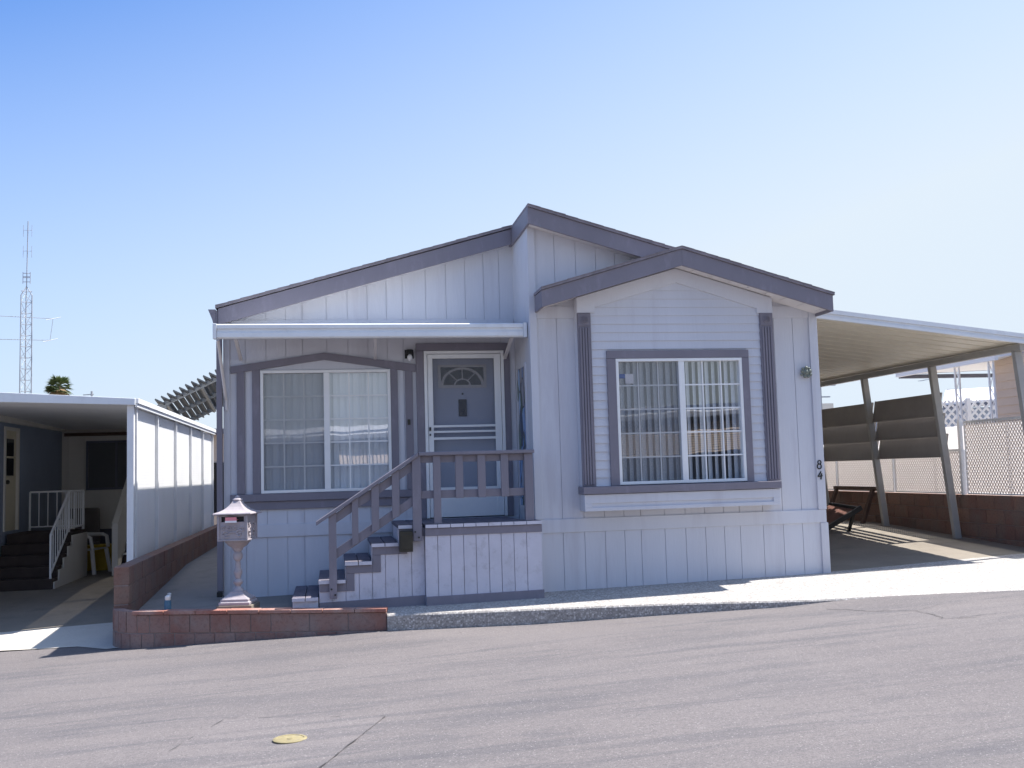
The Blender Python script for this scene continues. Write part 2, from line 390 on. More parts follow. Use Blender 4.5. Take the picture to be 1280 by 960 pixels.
m.f += [tuple(range(6, -1, -1)), tuple(range((len(F)-1)*7, len(F)*7))]
struct(m.build('sidewalk', M['aggregate'], smooth=True))

# concrete floors
def drive_y(x): return [11.55+(x-5.77)*.14, 13, 16, 20, 26]
struct(sheet('driveway', M['concrete'], [5.77,6.6,7.4,8.2,9.0,9.3], drive_y, zpad))
struct(sheet('path', M['path'], [-2.12,-1.6,-1.1,-.5,.1,.555], lambda x: [edge(x)+.15 if x > -1.9 else 11.55, 12.0, 12.6, 16, 26], zpad))
LX = [-9,-7,-5,-4.4,-3.9,-3.5,-3.1,-2.7,-2.33,-2.2]
struct(sheet('concrete_apron', M['concrete_pale'], LX, lambda x: [11.82+(-2.33-x)*.245 if x < -2.33 else 11.5, 12.3, 12.9, 13.2+(x+2.2)*.05], zleft))
struct(sheet('carport_floor', M['stained_floor'], LX, lambda x: [13.2+(x+2.2)*.05, 13.8, 15.0, 15.9, 18, 24], zleft))
struct(sheet('neighbour_yard', M['concrete_pale'], [9.1,12,18,30], lambda x: [11.5,14,20,34], lambda x, y: .25))

# ------------------------------------------------------------------ main home
H = empty('mobile_home', (2.3, 12.5, 0), 'lavender-white manufactured home with mauve trim, gabled bay window and number 84', 'mobile home')
YL, YR = 12.5, 11.5
EPS = .003
def slopeL(x): return 3.385 + (x+1.266)*.2825      # underside line of the left gable
def slopeR(x): return 4.35 - (x-2.26)*.285
def siding(mb, u0, u1, z0, ztop, grooves, holes=(), P=None, gap=.0065, th=.010, back=.1):
    """grooved plywood: boards over a backing, P(u, z, d) maps to 3-D, d = depth behind the face"""
    zt = ztop if callable(ztop) else (lambda u: ztop)
    def piece(a, b, za, zb, d0, d1, top=None):
        ta, tb = (zt(a), zt(b)) if top is None else (top, top)
        if ta-za < .002 and tb-za < .002: return
        mb.hexa([P(a,za,d0),P(b,za,d0),P(b,za,d1),P(a,za,d1),P(a,ta,d0),P(b,tb,d0),P(b,tb,d1),P(a,ta,d1)])
    def run(a, b, d0, d1):
        zs = [z0]; hs = sorted((h for h in holes if h[0] < (a+b)/2 < h[1]), key=lambda h: h[2])
        z = z0
        for h in hs:
            if h[2] > z: piece(a, b, z, None, d0, d1, h[2])
            z = h[3]
        piece(a, b, z, None, d0, d1)
    cuts = sorted({u0, u1, *[g for g in grooves if u0 < g < u1], *[c for h in holes for c in h[:2] if u0 < c < u1]})
    gs = set(grooves)
    for a, b in zip(cuts, cuts[1:]):
        if b-a < .012: continue
        run(a + (gap/2 if a in gs else 0), b - (gap/2 if b in gs else 0), 0, th)
    cuts = sorted({u0, u1, *[c for h in holes for c in h[:2]]})
    for a, b in zip(cuts, cuts[1:]): run(a, b, th, back)
def groove_list(first, lo, hi, pat=(.25,.24,.23,.195,.285), k=0):
    out = []; x = first; i = k
    while x < hi:
        out.append(round(x, 4)); x += pat[i % 5]; i += 1
    x = first; i = k-1
    while True:
        x -= pat[i % 5]; i -= 1
        if x < lo: break
        out.append(round(x, 4))
    return sorted(out)
PL = lambda u, z, d: (u, YL+d, z)
PR = lambda u, z, d: (u, YR+d, z)
gl = groove_list(-.74, -1.2, 2.3, k=2)
gr = groove_list(2.574, 2.2, 5.9, k=0)
winL = (-.80, .71, 1.24, 2.65); doorL = (1.12, 2.11, .84, 2.88); winB = (3.215, 4.725, 1.215, 2.635)

a = MB()
siding(a, -1.16, 2.26, .80, lambda u: slopeL(u)-.12, gl, (winL, doorL), PL)
siding(a, -1.16, 2.26, -.25, .78, gl, (), PL)
a.build('wall', M['siding'], H)
a = MB()
siding(a, 2.262, 5.76, .78, lambda u: max(3.2, slopeR(u)-.03), gr, (winB,), PR)
siding(a, 2.262, 5.76, -.25, .76, gr, (), PR)
a.build('wall', M['siding'], H)
# return wall at the porch, facing left
a = MB(); siding(a, 11.6, 12.5, .0, 4.33, groove_list(12.14, 11.6, 12.5, k=1), (), lambda u, z, d: (2.26+d, u, z)); a.build('wall', M['siding'], H)
a = MB(); siding(a, 11.6, 30, -.25, 3.2, groove_list(12.0, 11.6, 30), (), lambda u, z, d: (5.76-d, u, z)); a.build('wall', M['siding'], H)
a = MB(); siding(a, 12.6, 30, -.25, 3.2, groove_list(12.9, 12.6, 30), (), lambda u, z, d: (-1.19+d, u, z)); a.build('wall', M['siding'], H)
a = MB(); a.box(-1.09, 5.66, 29.9, 30, -.2, 3.3); a.box(2.0, 2.06, 12.9, 29.9, 0, 3.2); a.box(-1.09, 2.0, 15.0, 15.05, 0, 3.2); a.box(2.06, 5.66, 14.5, 14.55, 0, 3.2)
a.box(-1.09, 5.66, 12.62, 29.9, .55, .6); a.box(-1.09, 5.66, 12.62, 29.9, 3.17, 3.22); a.build('interior_wall', M['interior'], H)

# body-coloured boards: belt, corner boards, frieze, gable base board
for q in ((-1.23, 2.255, YL-.018, YL+.002, .711, .856), (2.262, 5.765, YR-.018, YR+.002, .69, .842)):
    MB().box(*q).build('belt_board', M['siding'], H, bevel=.003)
for q in ((-1.232, -1.158, YL-.022, YL+.09, -.2, 3.24), (2.256, 2.344, YR-.022, YR+.10, .844, 4.32), (2.256, 2.344, YR-.0215, YR+.10, -.2, .688),
          (5.668, 5.772, YR-.022, YR+.10, .844, 3.3), (5.688, 5.782, YR-.0215, YR+.10, -.2, .688), (2.19, 2.258, YL-.012, YL+.002, .8, 3.0)):
    MB().box(*q).build('corner_board', M['siding'], H, bevel=.003)
for q in ((2.346, 5.666, YR-.016, YR+.002, 3.13, 3.27), (-1.15, 2.25, YL-.016, YL+.002, 3.17, 3.27)):
    MB().box(*q).build('frieze_board', M['siding'], H, bevel=.003)

# mauve trim round the front window and door
t = MB(); y0, y1 = YL-.034, YL+.004
t.xz([(-1.147,2.635),(-.064,2.788),(1.03,2.631),(1.03,2.724),(-.063,2.874),(-1.146,2.718)], y0, y1)
t.build('pediment_trim', M['trim'], H, bevel=.003)
for x0, x1 in ((-1.08,-.989),(-.902,-.812),(.722,.807),(.898,.988)):
    MB().box(x0, x1, y0+.006, y1, 1.218, 2.70 if abs(x0) < 1 else 2.66).build('window_stripe_trim', M['trim'], H, bevel=.003)
t = MB(); t.box(-1.157, 1.032, YL-.055, YL+.004, 1.128, 1.215); t.box(-1.157, 1.032, YL-.03, YL+.004, 1.03, 1.126)
t.build('window_apron_trim', M['trim'], H, bevel=.003)
t = MB(); t.box(1.035, 1.127, y0, y1, .86, 2.885); t.box(2.113, 2.187, y0, y1, .86, 2.885); t.box(1.035, 2.187, y0-.002, y1, 2.887, 2.976)
t.build('door_casing', M['trim'], H, bevel=.003)
t = MB(); t.xz([(-.80,2.672),(.71,2.672),(.35,2.733),(-.064,2.79),(-.45,2.733)], YL-.012, YL-.002); t.build('window_head_panel', M['siding'], H)

# windows
def window(x0, x1, z0, z1, Y, xm, slat_ang, dark, cols=3, rows=5):
    fw = .034
    f = MB()
    f.box(x0, x1, Y-.035, Y+.06, z1-fw, z1); f.box(x0, x1, Y-.035, Y+.06, z0, z0+fw)
    f.box(x0, x0+fw, Y-.034, Y+.06, z0+fw, z1-fw); f.box(x1-fw, x1, Y-.034, Y+.06, z0+fw, z1-fw)
    f.box(xm-.038, xm+.032, Y-.028, Y+.055, z0+fw, z1-fw)
    W = f.build('window', M['alum'], H, bevel=.003)
    for (a, b2, dy) in ((x0+fw, xm-.038, .022), (xm+.032, x1-fw, .004)):
        g = MB(); g.box(a, b2, Y+dy, Y+dy+.004, z0+fw, z1-fw); g.build('pane', M['glass'], W)
        q = MB()
        for i in range(1, cols): x = a+(b2-a)*i/cols; q.box(x-.008, x+.008, Y+dy-.010, Y+dy-.002, z0+fw, z1-fw)
        for j in range(1, rows): z = z0+fw+(z1-z0-2*fw)*j/rows; q.box(a, b2, Y+dy-.0105, Y+dy-.0015, z-.008, z+.008)
        q.build('grille', M['alum'], W)
    s = MB(); s.box(x0+fw, xm-.038, Y-.012, Y-.010, z0+fw, z1-fw); s.build('insect_screen', M['screen'], W)
    bl = MB(); x = x0+.02; k = 0
    while x < x1:
        an = slat_ang + random.uniform(-.10, .10); w = .045; dx, dy = w*math.cos(an), w*math.sin(an); yb = Y+.085
        pts = [(x-dx, yb-dy), (x, yb+.006), (x+dx, yb+dy)]
        for p, r in zip(pts, pts[1:]):
            bl.prism([(p[0],p[1],z0+.012),(r[0],r[1],z0+.012),(r[0],r[1],z1-.03),(p[0],p[1],z1-.03)], (.001,.002,0))
        x += .079
    bl.box(x0+.01, x1-.01, Y+.066, Y+.115, z1-.03, z1-.001)
    bl.build('vertical_blind', M['blind'], W, smooth=True)
    return W
wl = window(-.808, .720, 1.218, 2.667, YL, -.035, .34, 0)
wb = window(3.212, 4.734, 1.208, 2.642, 11.36, 4.0, .72, 1)
s = MB(); s.box(3.262, 3.33, 11.372, 11.374, 2.42, 2.47); s.build('sticker', M['sticker_blue'], wb)
s = MB(); s.box(3.333, 3.43, 11.372, 11.374, 2.36, 2.47); s.build('sticker', M['paper'], wb)

# bay
a = MB()
a.box(2.782, 3.22, 11.362, YR-.002, 1.20, 3.2); a.box(4.72, 5.143, 11.362, YR-.002, 1.20, 3.2); a.box(3.22, 4.72, 11.362, YR-.002, 2.636, 3.2)
a.xz([(2.782,3.2),(5.143,3.2),(5.143,3.36),(3.965,3.70),(2.782,3.35)], 11.362, YR-.002)
BAY = a.build('bay', M['siding'], H)
l = MB(); z = 1.2
def laps(x0, x1, z, z2):
    l.hexa([(x0,11.344,z),(x1,11.344,z),(x1,11.37,z),(x0,11.37,z),(x0,11.357,z2),(x1,11.357,z2),(x1,11.37,z2),(x0,11.37,z2)])
k = 0
while z < 3.46:
    z2 = z+.097
    if z < 3.15: xa, xb = 2.93, 4.985
    else:
        t_ = (z-3.247)/(3.526-3.247); t_ = max(0, t_); xa = 2.99+t_*(3.974-2.99)-.02; xb = 4.947-t_*(4.947-3.974)+.02
    if z < 2.70: laps(xa, 3.13, z, z2); laps(4.80, xb, z, z2)
    else: laps(xa, xb, z, z2)
    z = z2
l.build('lap_siding', M['siding'], BAY)
p = MB(); p.xz([(2.78,3.172),(2.99,3.172),(2.99,3.238),(3.035,3.247),(3.974,3.526),(4.90,3.235),(4.947,3.222),(4.947,3.166),(5.145,3.164),(5.147,3.345),(3.97,3.69),(2.778,3.345)], 11.328, 11.362)
p.build('pediment_board', M['siding'], BAY, bevel=.003)
for x0, x1 in ((2.783, 2.937), (4.98, 5.142)):
    p = MB(); p.box(x0, x1, 11.328, 11.365, 1.2, 3.17)
    for i in range(4):
        xc = x0+.030+i*(x1-x0-.06)/3; p.box(xc-.011, xc+.011, 11.314, 11.33, 1.22, 3.0)
    p.box(x0+.006, x1-.006, 11.319, 11.33, 3.02, 3.16)
    P_ = p.build('pilaster', M['trim'], BAY, bevel=.003)
    r = MB(); xc = (x0+x1)/2
    for rr, yy in ((.052,11.318),(.034,11.312),(.015,11.305)):
        r.lathe([(rr, 0), (rr, .006), (rr*.75, .010), (rr*.7, .004)], (0,0,0), 20)
        for i in range(len(r.v)-80, len(r.v)): x_, y_, z_ = r.v[i]; r.v[i] = (xc+x_, yy-z_, 3.09+y_)
    r.build('rosette', M['trim'], P_, smooth=True) if False else None
    if P_ is not None:
        o = r.build('rosette', M['trim'], BAY, smooth=True)
t = MB(); t.box(3.11, 3.212, 11.322, 11.37, 1.2, 2.642); t.box(4.734, 4.818, 11.322, 11.37, 1.2, 2.642); t.box(3.11, 4.818, 11.32, 11.37, 2.644, 2.733)
t.build('window_casing', M['trim'], BAY, bevel=.003)
t = MB(); t.box(2.766, 5.114, 11.24, YR-.004, 1.116, 1.198); t.build('bay_sill', M['trim'], BAY, bevel=.004)
t = MB(); t.box(2.782, 5.102, 11.282, YR-.004, .925, 1.112)
t.box(2.782, 5.102, 11.268, 11.284, 1.012, 1.110); t.box(2.782, 5.102, 11.268, 11.284, .925, .966)
t.box(2.782, 2.868, 11.268, 11.284, .966, 1.012); t.box(5.016, 5.102, 11.268, 11.284, .966, 1.012)
t.build('bay_base', M['siding'], BAY, bevel=.003)

# doors
D = MB()
D.box(1.14, 2.10, YL+.07, YL+.11, .862, 2.86)
DO = D.build('front_door', M['door'], H)
fr = MB()
fx0, fx1, fz0, fz1 = 1.305, 1.905, 2.435, 2.72; xc = (fx0+fx1)/2; yf = YL+.052
fr.box(fx0, fx1, yf, YL+.069, fz0, fz0+.035); fr.box(fx0, fx1, yf, YL+.069, fz1-.03, fz1)
fr.box(fx0, fx0+.035, yf, YL+.069, fz0+.035, fz1-.03); fr.box(fx1-.035, fx1, yf, YL+.069, fz0+.035, fz1-.03)
def arc(rx, rz, w, n=20):
    for i in range(n):
        a0, a1 = math.pi*i/n, math.pi*(i+1)/n
        q = []
        for an, k in ((a0,1),(a1,1),(a1,0),(a0,0)):
            q.append((xc+(rx-(0 if k else w))*math.cos(an), yf+.003, fz0+.03+(rz-(0 if k else w*.8))*math.sin(an)))
        fr.prism(q, (0,.012,0))
arc(.268, .222, .032); arc(.105, .085, .018)
for an in (math.pi*.27, math.pi*.5, math.pi*.73):
    fr.bar((xc+.1*math.cos(an), yf+.009, fz0+.03+.08*math.sin(an)), (xc+.25*math.cos(an), yf+.009, fz0+.03+.205*math.sin(an)), .012, .014, (0,1,0))
FT = fr.build('fanlight', M['fan_trim'], DO)
g = MB(); g.box(fx0+.02, fx1-.02, YL+.062, YL+.066, fz0+.02, fz1-.015); g.build('pane', M['darkglass'], FT)
k = MB(); k.box(1.553, 1.652, YL+.05, YL+.069, 2.085, 2.293); k.ball((1.602, YL+.045, 2.15), .022); k.ball((1.605, YL+.066, 2.362), .012)
k.build('door_knocker', M['bronze'], DO, bevel=.004)
f = MB(); ys0, ys1 = YL-.036, YL+.03
f.box(1.129, 1.165, ys0-.006, ys1, .862, 2.883); f.box(2.075, 2.111, ys0-.006, ys1, .862, 2.883); f.box(1.165, 2.075, ys0-.006, ys1, 2.847, 2.883)
SDF = f.build('screen_door', M['alum'], H, bevel=.003)
f = MB(); f.box(1.17, 1.232, ys0+.006, ys0+.036, .87, 2.842); f.box(1.99, 2.07, ys0+.006, ys0+.036, .87, 2.842)
f.box(1.232, 1.99, ys0+.0065, ys0+.0355, 2.79, 2.842)
for z0_, z1_ in ((1.950,1.977),(1.884,1.909),(1.800,1.830),(1.185,1.225)): f.box(1.232, 1.99, ys0+.0065, ys0+.0355, z0_, z1_)
f.build('door_rail', M['alum'], SDF, bevel=.003)
f = MB(); f.box(1.232, 1.99, ys0+.012, ys0+.03, .87, 1.185); f.build('kick_panel', M['alum'], SDF)
f = MB(); f.box(1.232, 1.99, ys0+.020, ys0+.022, 1.83, 2.79); f.build('insect_screen', M['screen_light'], SDF)
f = MB(); f.box(1.232, 1.99, ys0+.020, ys0+.022, 1.225, 1.80); f.build('insect_screen', M['screen'], SDF)
MB().box(1.178, 1.198, ys0-.022, ys0+.006, 1.91, 1.955).build('handle', M['black'], SDF, bevel=.003); MB().box(1.180, 1.196, ys0-.012, ys0+.006, 1.85, 1.875).build('lock', M['black'], SDF, bevel=.003)

# stained-glass light in the porch return wall (faces left)
f = MB(); X = 2.246
for (ya, yb, za, zb) in ((11.78,11.82,.95,2.66),(12.33,12.37,.95,2.66),(11.82,12.33,2.62,2.66),(11.82,12.33,.95,.99)): f.box(X-.004, 2.262, ya, yb, za, zb)
SG = f.build('stained_glass_window', M['siding'], H)
f = MB(); f.box(X+.002, X+.008, 11.82, 12.33, .99, 2.62); f.build('pane', M['stained'], SG)

# porch lamp and door bell
f = MB(); f.box(.900, 1.008, YL-.03, YL, 2.795, 2.90); f.lathe([(.045,0),(.052,-.05),(.03,-.055)], (.955, YL-.075, 2.895), 16); f.box(.93,.98,YL-.08,YL-.02,2.87,2.9)
PLm = f.build('porch_light', M['black'], H)
f = MB(); f.ball((.957, YL-.075, 2.80), .032, 12, 1, 1, 1.35); f.build('bulb', M['bulb'], PLm, smooth=True)
f = MB(); f.box(.918, .950, YL-.042, YL-.028, 1.99, 2.055); f.build('doorbell', M['bronze'], H, bevel=.003)

# numbers 84 as brush-like strokes
def stroke(mb, pts, w, y):
    for p, q in zip(pts, pts[1:]): mb.bar((p[0], y, p[1]), (q[0], y, q[1]), .008, w, Vector((q[0]-p[0], 0, q[1]-p[1])).cross(Vector((0,1,0))))
d8 = MB(); y = YR-.027
for (cx_, cz_, rx, rz, ph) in ((5.707, 1.399, .020, .022, 0), (5.703, 1.350, .026, .028, 1)):
    stroke(d8, [(cx_+rx*math.cos(a_*math.pi/9), cz_+rz*math.sin(a_*math.pi/9)) for a_ in range(19)], .012 if ph else .011, y)
d8.build('house_number', M['black'], H)
d4 = MB(); stroke(d4, [(5.722,1.290),(5.678,1.232)], .012, y); stroke(d4, [(5.676,1.231),(5.738,1.239)], .014, y-.001); stroke(d4, [(5.726,1.268),(5.714,1.196)], .015, y-.002)
d4.build('house_number', M['black'], H)

# roofs, fascias, soffits
r = MB(); TH = .03
def slab(x0, z0, x1, z1, ya, yb, th=TH):
    r.hexa([(x0,ya,z0),(x1,ya,z1),(x1,yb,z1),(x0,yb,z0),(x0,ya,z0+th),(x1,ya,z1+th),(x1,yb,z1+th),(x0,yb,z0+th)])
slab(-1.30, 3.385, 2.245, 3.385+3.545*.2825, 12.29, 30.3)
slab(2.225, 4.372, 3.965, 4.372-1.74*.2865, 11.22, 30.3)
slab(3.965, 3.868, 5.80, 3.868-1.835*.292, 11.05, 30.3)
slab(2.315, 3.868-1.65*.292, 3.964, 3.868, 11.05, YR-.004)
def rake(xa, za, xb, zb, y0_, y1_):     # courses stepping up the slope from (xa, za) low to (xb, zb) high
    n = max(2, int(math.hypot(xb-xa, zb-za)/.145))
    for i in range(n):
        t0, t1 = i/n, (i+1)/n; k = random.uniform(.003, .008); yy = y0_ - random.uniform(.0, .006)
        p0 = (xa+(xb-xa)*t0, za+(zb-za)*t0+TH); p1 = (xa+(xb-xa)*t1, za+(zb-za)*t1+TH)
        r.hexa([(p0[0],yy,p0[1]-.004),(p1[0],yy,p1[1]-.004),(p1[0],y1_,p1[1]-.004),(p0[0],y1_,p0[1]-.004),(p0[0],yy,p0[1]+k),(p1[0],yy,p1[1]+.001),(p1[0],y1_,p1[1]+.001),(p0[0],y1_,p0[1]+k)])
rake(-1.30, 3.385, 2.245, 3.385+3.545*.2825, 12.285, 30.2)
rake(3.963, 4.372-1.74*.2865, 2.226, 4.372, 11.215, 30.2)
rake(5.80, 3.868-1.835*.292, 3.966, 3.868, 11.045, 30.2)
rake(2.316, 3.868-1.65*.292, 3.963, 3.868, 11.045, YR-.005)
RF = r.build('roof', M['shingle'], H)
fa = MB(); fh = .19
def fascia(x0, z0, x1, z1, y, th=.032, h=fh):
    fa.hexa([(x0,y,z0-h),(x1,y,z1-h),(x1,y+th,z1-h),(x0,y+th,z0-h),(x0,y,z0),(x1,y,z1),(x1,y+th,z1),(x0,y+th,z0)])
fascia(-1.27, 3.382, 2.222, 3.382+3.492*.2825, 12.31)
fa.build('gable_fascia', M['trim'], H, bevel=.003); fa = MB()
fascia(2.225, 4.369, 3.95, 4.369-1.725*.2865, 11.24)
fa.hexa([(2.225,11.272,4.18),(2.256,11.272,4.18),(2.256,12.5,4.18),(2.225,12.5,4.18),(2.225,11.272,4.369),(2.256,11.272,4.369),(2.256,12.5,4.369),(2.225,12.5,4.369)])
fa.build('gable_fascia', M['trim'], H, bevel=.003); fa = MB()
fascia(2.322, 3.865-1.643*.292, 3.965, 3.865, 11.07); fascia(3.965, 3.865, 5.785, 3.865-1.82*.292, 11.07)
fa.box(2.322, 2.35, 11.103, YR-.024, 3.198, 3.385); fa.box(5.755, 5.784, 11.103, 12.3, 3.145, 3.331)
fa.build('gable_fascia', M['trim'], H, bevel=.003)
so = MB()
def soff(x0, z0, x1, z1, ya, yb): so.hexa([(x0,ya,z0),(x1,ya,z1),(x1,yb,z1),(x0,yb,z0),(x0,ya,z0+.012),(x1,ya,z1+.012),(x1,yb,z1+.012),(x0,yb,z0+.012)])
soff(-1.26, 3.382-.165, 2.22, 3.382+3.48*.2825-.165, 12.344, 12.5)
soff(2.26, 4.369-.165, 3.95, 4.369-1.69*.2865-.165, 11.273, 11.5)
soff(2.352, 3.865-1.613*.292-.165, 3.965, 3.865-.165, 11.103, 11.5); soff(3.965, 3.865-.165, 5.752, 3.865-1.787*.292-.165, 11.103, 11.5)
for xx in lin(4.15, 5.7, 8):
    zz = 3.865-(xx-3.965)*.292-.165; so.box(xx-.004, xx+.004, 11.106, 11.36, zz-.006, zz+.003)
so.build('soffit', M['soffit'], H)

# gutter, downspout
g = MB(); g.yz([(12.33,3.19),(12.33,3.36),(30,3.36),(30,3.19)], -1.30, -1.275)
g.xz([(-1.385,3.375),(-1.302,3.375),(-1.302,3.18),(-1.318,3.18),(-1.34,3.26)], 12.33, 30)
GU = g.build('gutter', M['trim'], H)
g = MB(); g.box(-1.302, -1.238, YL-.10, YL-.035, .12, 3.2); g.build('downspout', M['trim'], H, bevel=.006)
g = MB(); g.box(-1.302, -1.238, YL-.16, YL-.05, .06, .118); g.build('downspout_elbow', M['black'], H, bevel=.006)

# porch awning
A = MB()
prof = [(11.60,2.935),(11.585,2.95),(11.585,3.0),(11.60,3.005),(11.60,3.035),(11.58,3.045),(11.58,3.085),(11.60,3.095),(11.68,3.095),(11.68,2.94),(11.66,2.935)]
A.yz(prof, -1.21, 2.20)
A.hexa([(-1.21,11.68,3.06),(2.2,11.68,3.06),(2.2,YL-.018,3.13),(-1.21,YL-.018,3.13),(-1.21,11.68,3.085),(2.2,11.68,3.085),(2.2,YL-.018,3.155),(-1.21,YL-.018,3.155)])
AW = A.build('awning', M['white_metal'], H, bevel=.003)
for x0, x1 in ((-1.252, -1.212), (2.202, 2.246)):
    e = MB(); e.yz([(11.575,2.93),(11.575,3.10),(11.72,3.10),(11.72,2.94)], x0, x1); e.build('end_cap', M['white_metal'], AW, bevel=.004)
for (xa, xb, zb) in ((-1.022,-1.027,2.80),(.516,.542,2.80),(2.091,2.129,2.79)):
    e = MB(); e.bar((xa, 11.72, 2.95), (xb, YL-.03, zb-.0), .035, .03); e.build('awning_bracket', M['soffit'], AW)
e = MB(); e.tube([(-1.215, 11.75, 2.94), (-1.21, 12.2, 2.6), (-1.2, YL-.04, 2.32), (-1.195, YL-.04, 2.2)], .018, 8); e.build('awning_bracket', M['soffit'], AW, smooth=True)

# small ornament on the wall
o = MB(); cx_, cz_ = 5.59, 2.475; yy = YR-.035
o.ball((cx_, yy, cz_), .045, 12, 1.1, .5, 1.0); o.ball((cx_+.005, yy-.005, cz_+.05), .022, 10)
for dx, dz, r_ in ((-.05,.01,.02),(-.058,-.03,.018),(.05,.01,.024),(.055,-.03,.02),(-.02,-.05,.022),(.025,-.052,.02),(-.04,.04,.018),(.04,.042,.016),(0,.0,.03)):
    o.ball((cx_+dx, yy-.008, cz_+dz), r_, 8, 1, .7, 1)
tag(o.build('wall_ornament', M['ornament'], smooth=True), 'small mottled grey-green ornament hung on the wall right of the bay window', 'ornament')

# ------------------------------------------------------------------ porch steps
PS = empty('porch_steps', (1.0, 11.4, 0), 'white and mauve wooden stairs and landing with mauve railing at the front door', 'porch steps')
yd = 11.15; yst = 11.24
def zg(x, y): return zpad(x, y)
# deck boards run front to back
x = .985; edges = [.985,1.117,1.257,1.397,1.533,1.672,1.808,1.948,2.089,2.262]
d = MB()
for a0, a1 in zip(edges, edges[1:]): d.box(a0+.003, a1-.003, yd-.015, 11.56 if a1 > 2.2 else 12.46, .815, .853)
d.xz([(.96,.815),(.86,.815),(.86,.853),(.96,.853)], yst-.02, 12.46)
d.build('deck_boards', M['tread_top'], PS, bevel=.004)
for a0, a1 in zip(edges, edges[1:]): MB().box(a0+.003, a1-.003, yd-.022, yd-.0155, .816, .852).build('board_end', M['deck_tread'], PS)
MB().box(.862, .958, yst-.028, yst-.0205, .816, .852).build('board_end', M['deck_tread'], PS)
d = MB()
d.box(.985, 2.262, yd-.004, yd+.03, .73, .812); d.hexa([(.985,yd-.006,-.06),(2.266,yd-.006,-.04),(2.266,yd+.03,-.04),(.985,yd+.03,-.06),(.985,yd-.006,.090),(2.266,yd-.006,.108),(2.266,yd+.03,.108),(.985,yd+.03,.090)])
d.build('deck_trim', M['trim'], PS, bevel=.003)
d = MB(); siding(d, .99, 2.255, .0, .735, edges[1:-1], (), lambda u, z, q: (u, yd+.008+q, z), gap=.007, th=.018, back=.05)
d.box(.985, 1.0, yd+.0085, 11.6, -.05, .81); d.box(2.24, 2.255, yd+.01, 11.49, -.05, .81)
d.build('deck_skirt', M['deck_tread'], PS)
# treads: two boards each
steps = [(-.42,-.15,.135),(-.145,.135,.305),(.133,.416,.487),(.414,.70,.67),(.698,.975,.853)]
for i, (a0, a1, zt) in enumerate(steps[:4]):
    s = MB(); mid = (a0+a1)/2
    for p, q in ((a0, mid-.004), (mid+.004, a1)): s.box(p, q, yst-.03, 12.46, zt-.038, zt)
    T_ = s.build('tread', M['tread_top'], PS, bevel=.004); s = MB()
    for p, q in ((a0, mid-.004), (mid+.004, a1)): s.box(p, q, yst-.038, yst-.0305, zt-.037, zt-.001)
    s.build('tread_end', M['deck_tread'], T_)
s = MB()
for p, q in ((.702, .853),): s.box(p, q, yst-.03, 12.46, .815, .853)
T_ = s.build('tread', M['tread_top'], PS, bevel=.004)
s = MB(); s.box(.702, .853, yst-.038, yst-.0305, .816, .852); s.build('tread_end', M['deck_tread'], T_)
# stepped stringer trim + skirt
pts = []
s = MB()
zs = [st[2]-.038 for st in steps]
for i in range(1, 5):
    a0, a1, zt = steps[i]
    a0 += .012
    s.box(a0, (a1+.009 if i < 4 else .985), yst-.012, yst+.025, zt-.038-.085, zt-.039)
    if i > 1: s.box(a0, a0+.085, yst-.012, yst+.025, steps[i-1][2]-.123, zt-.1245)
s.hexa([(-.14,yst-.014,-.09),(.985,yst-.014,-.06),(.985,yst+.02,-.06),(-.14,yst+.02,-.09),(-.14,yst-.014,.072),(.985,yst-.014,.10),(.985,yst+.02,.10),(-.14,yst+.02,.072)])
s.build('stringer_trim', M['trim'], PS, bevel=.003)
s = MB()
def steptop(u):
    for a0, a1, zt in steps:
        if a0 <= u < a1: return zt-.05
    return .80
gs = [round(-.14+.14*i, 3) for i in range(1, 8)]
cut = sorted({-.138, .98, *gs, .133, .414, .698})
for p, q in zip(cut, cut[1:]):
    zt = steptop((p+q)/2); s.box(p+(.003 if p in gs else 0), q-(.003 if q in gs else 0), yst, yst+.018, -.05, zt); s.box(p, q, yst+.018, yst+.05, -.05, zt-.001)
s.box(-.415, -.15, yst-.01, yst+.03, -.1, .096); s.box(-.41, -.40, yst+.03, 12.45, -.1, .096)
for i in range(1, 5): s.box(steps[i][0]+.02, steps[i][0]+.035, yst+.05, 12.45, steps[i-1][2]-.02, steps[i][2]-.039)
s.build('stair_skirt', M['deck_tread'], PS)
# railing
rl = MB(); yr = yst-.055
rl.hexa([(-.16,yr-.05,.885),(.93,yr-.05,1.588),(.93,yr+.06,1.588),(-.16,yr+.06,.885),(-.165,yr-.05,.925),(.925,yr-.05,1.628),(.925,yr+.06,1.628),(-.165,yr+.06,.925)])
rl.build('handrail', M['trim'], PS, bevel=.006)
rl = MB(); rl.box(.932, 2.20, yr-.05, yr+.06, 1.592, 1.630); rl.build('handrail', M['trim'], PS, bevel=.006)
rl = MB(); rl.box(.955, 2.09, yr+.022, yr+.058, 1.515, 1.59); rl.box(.955, 2.09, yr+.022, yr+.058, 1.13, 1.215)
def hr(x): return .885+(x+.16)*.645
def slrail(x0, x1, d0, d1): rl.hexa([(x0,yr+.022,hr(x0)-d0),(x1,yr+.022,hr(x1)-d0),(x1,yr+.058,hr(x1)-d0),(x0,yr+.058,hr(x0)-d0),(x0,yr+.022,hr(x0)-d1),(x1,yr+.022,hr(x1)-d1),(x1,yr+.058,hr(x1)-d1),(x0,yr+.058,hr(x0)-d1)])
slrail(.04, .86, .115, .012); slrail(.04, .86, .49, .385)
rl.build('rail_board', M['trim'], PS, bevel=.004)
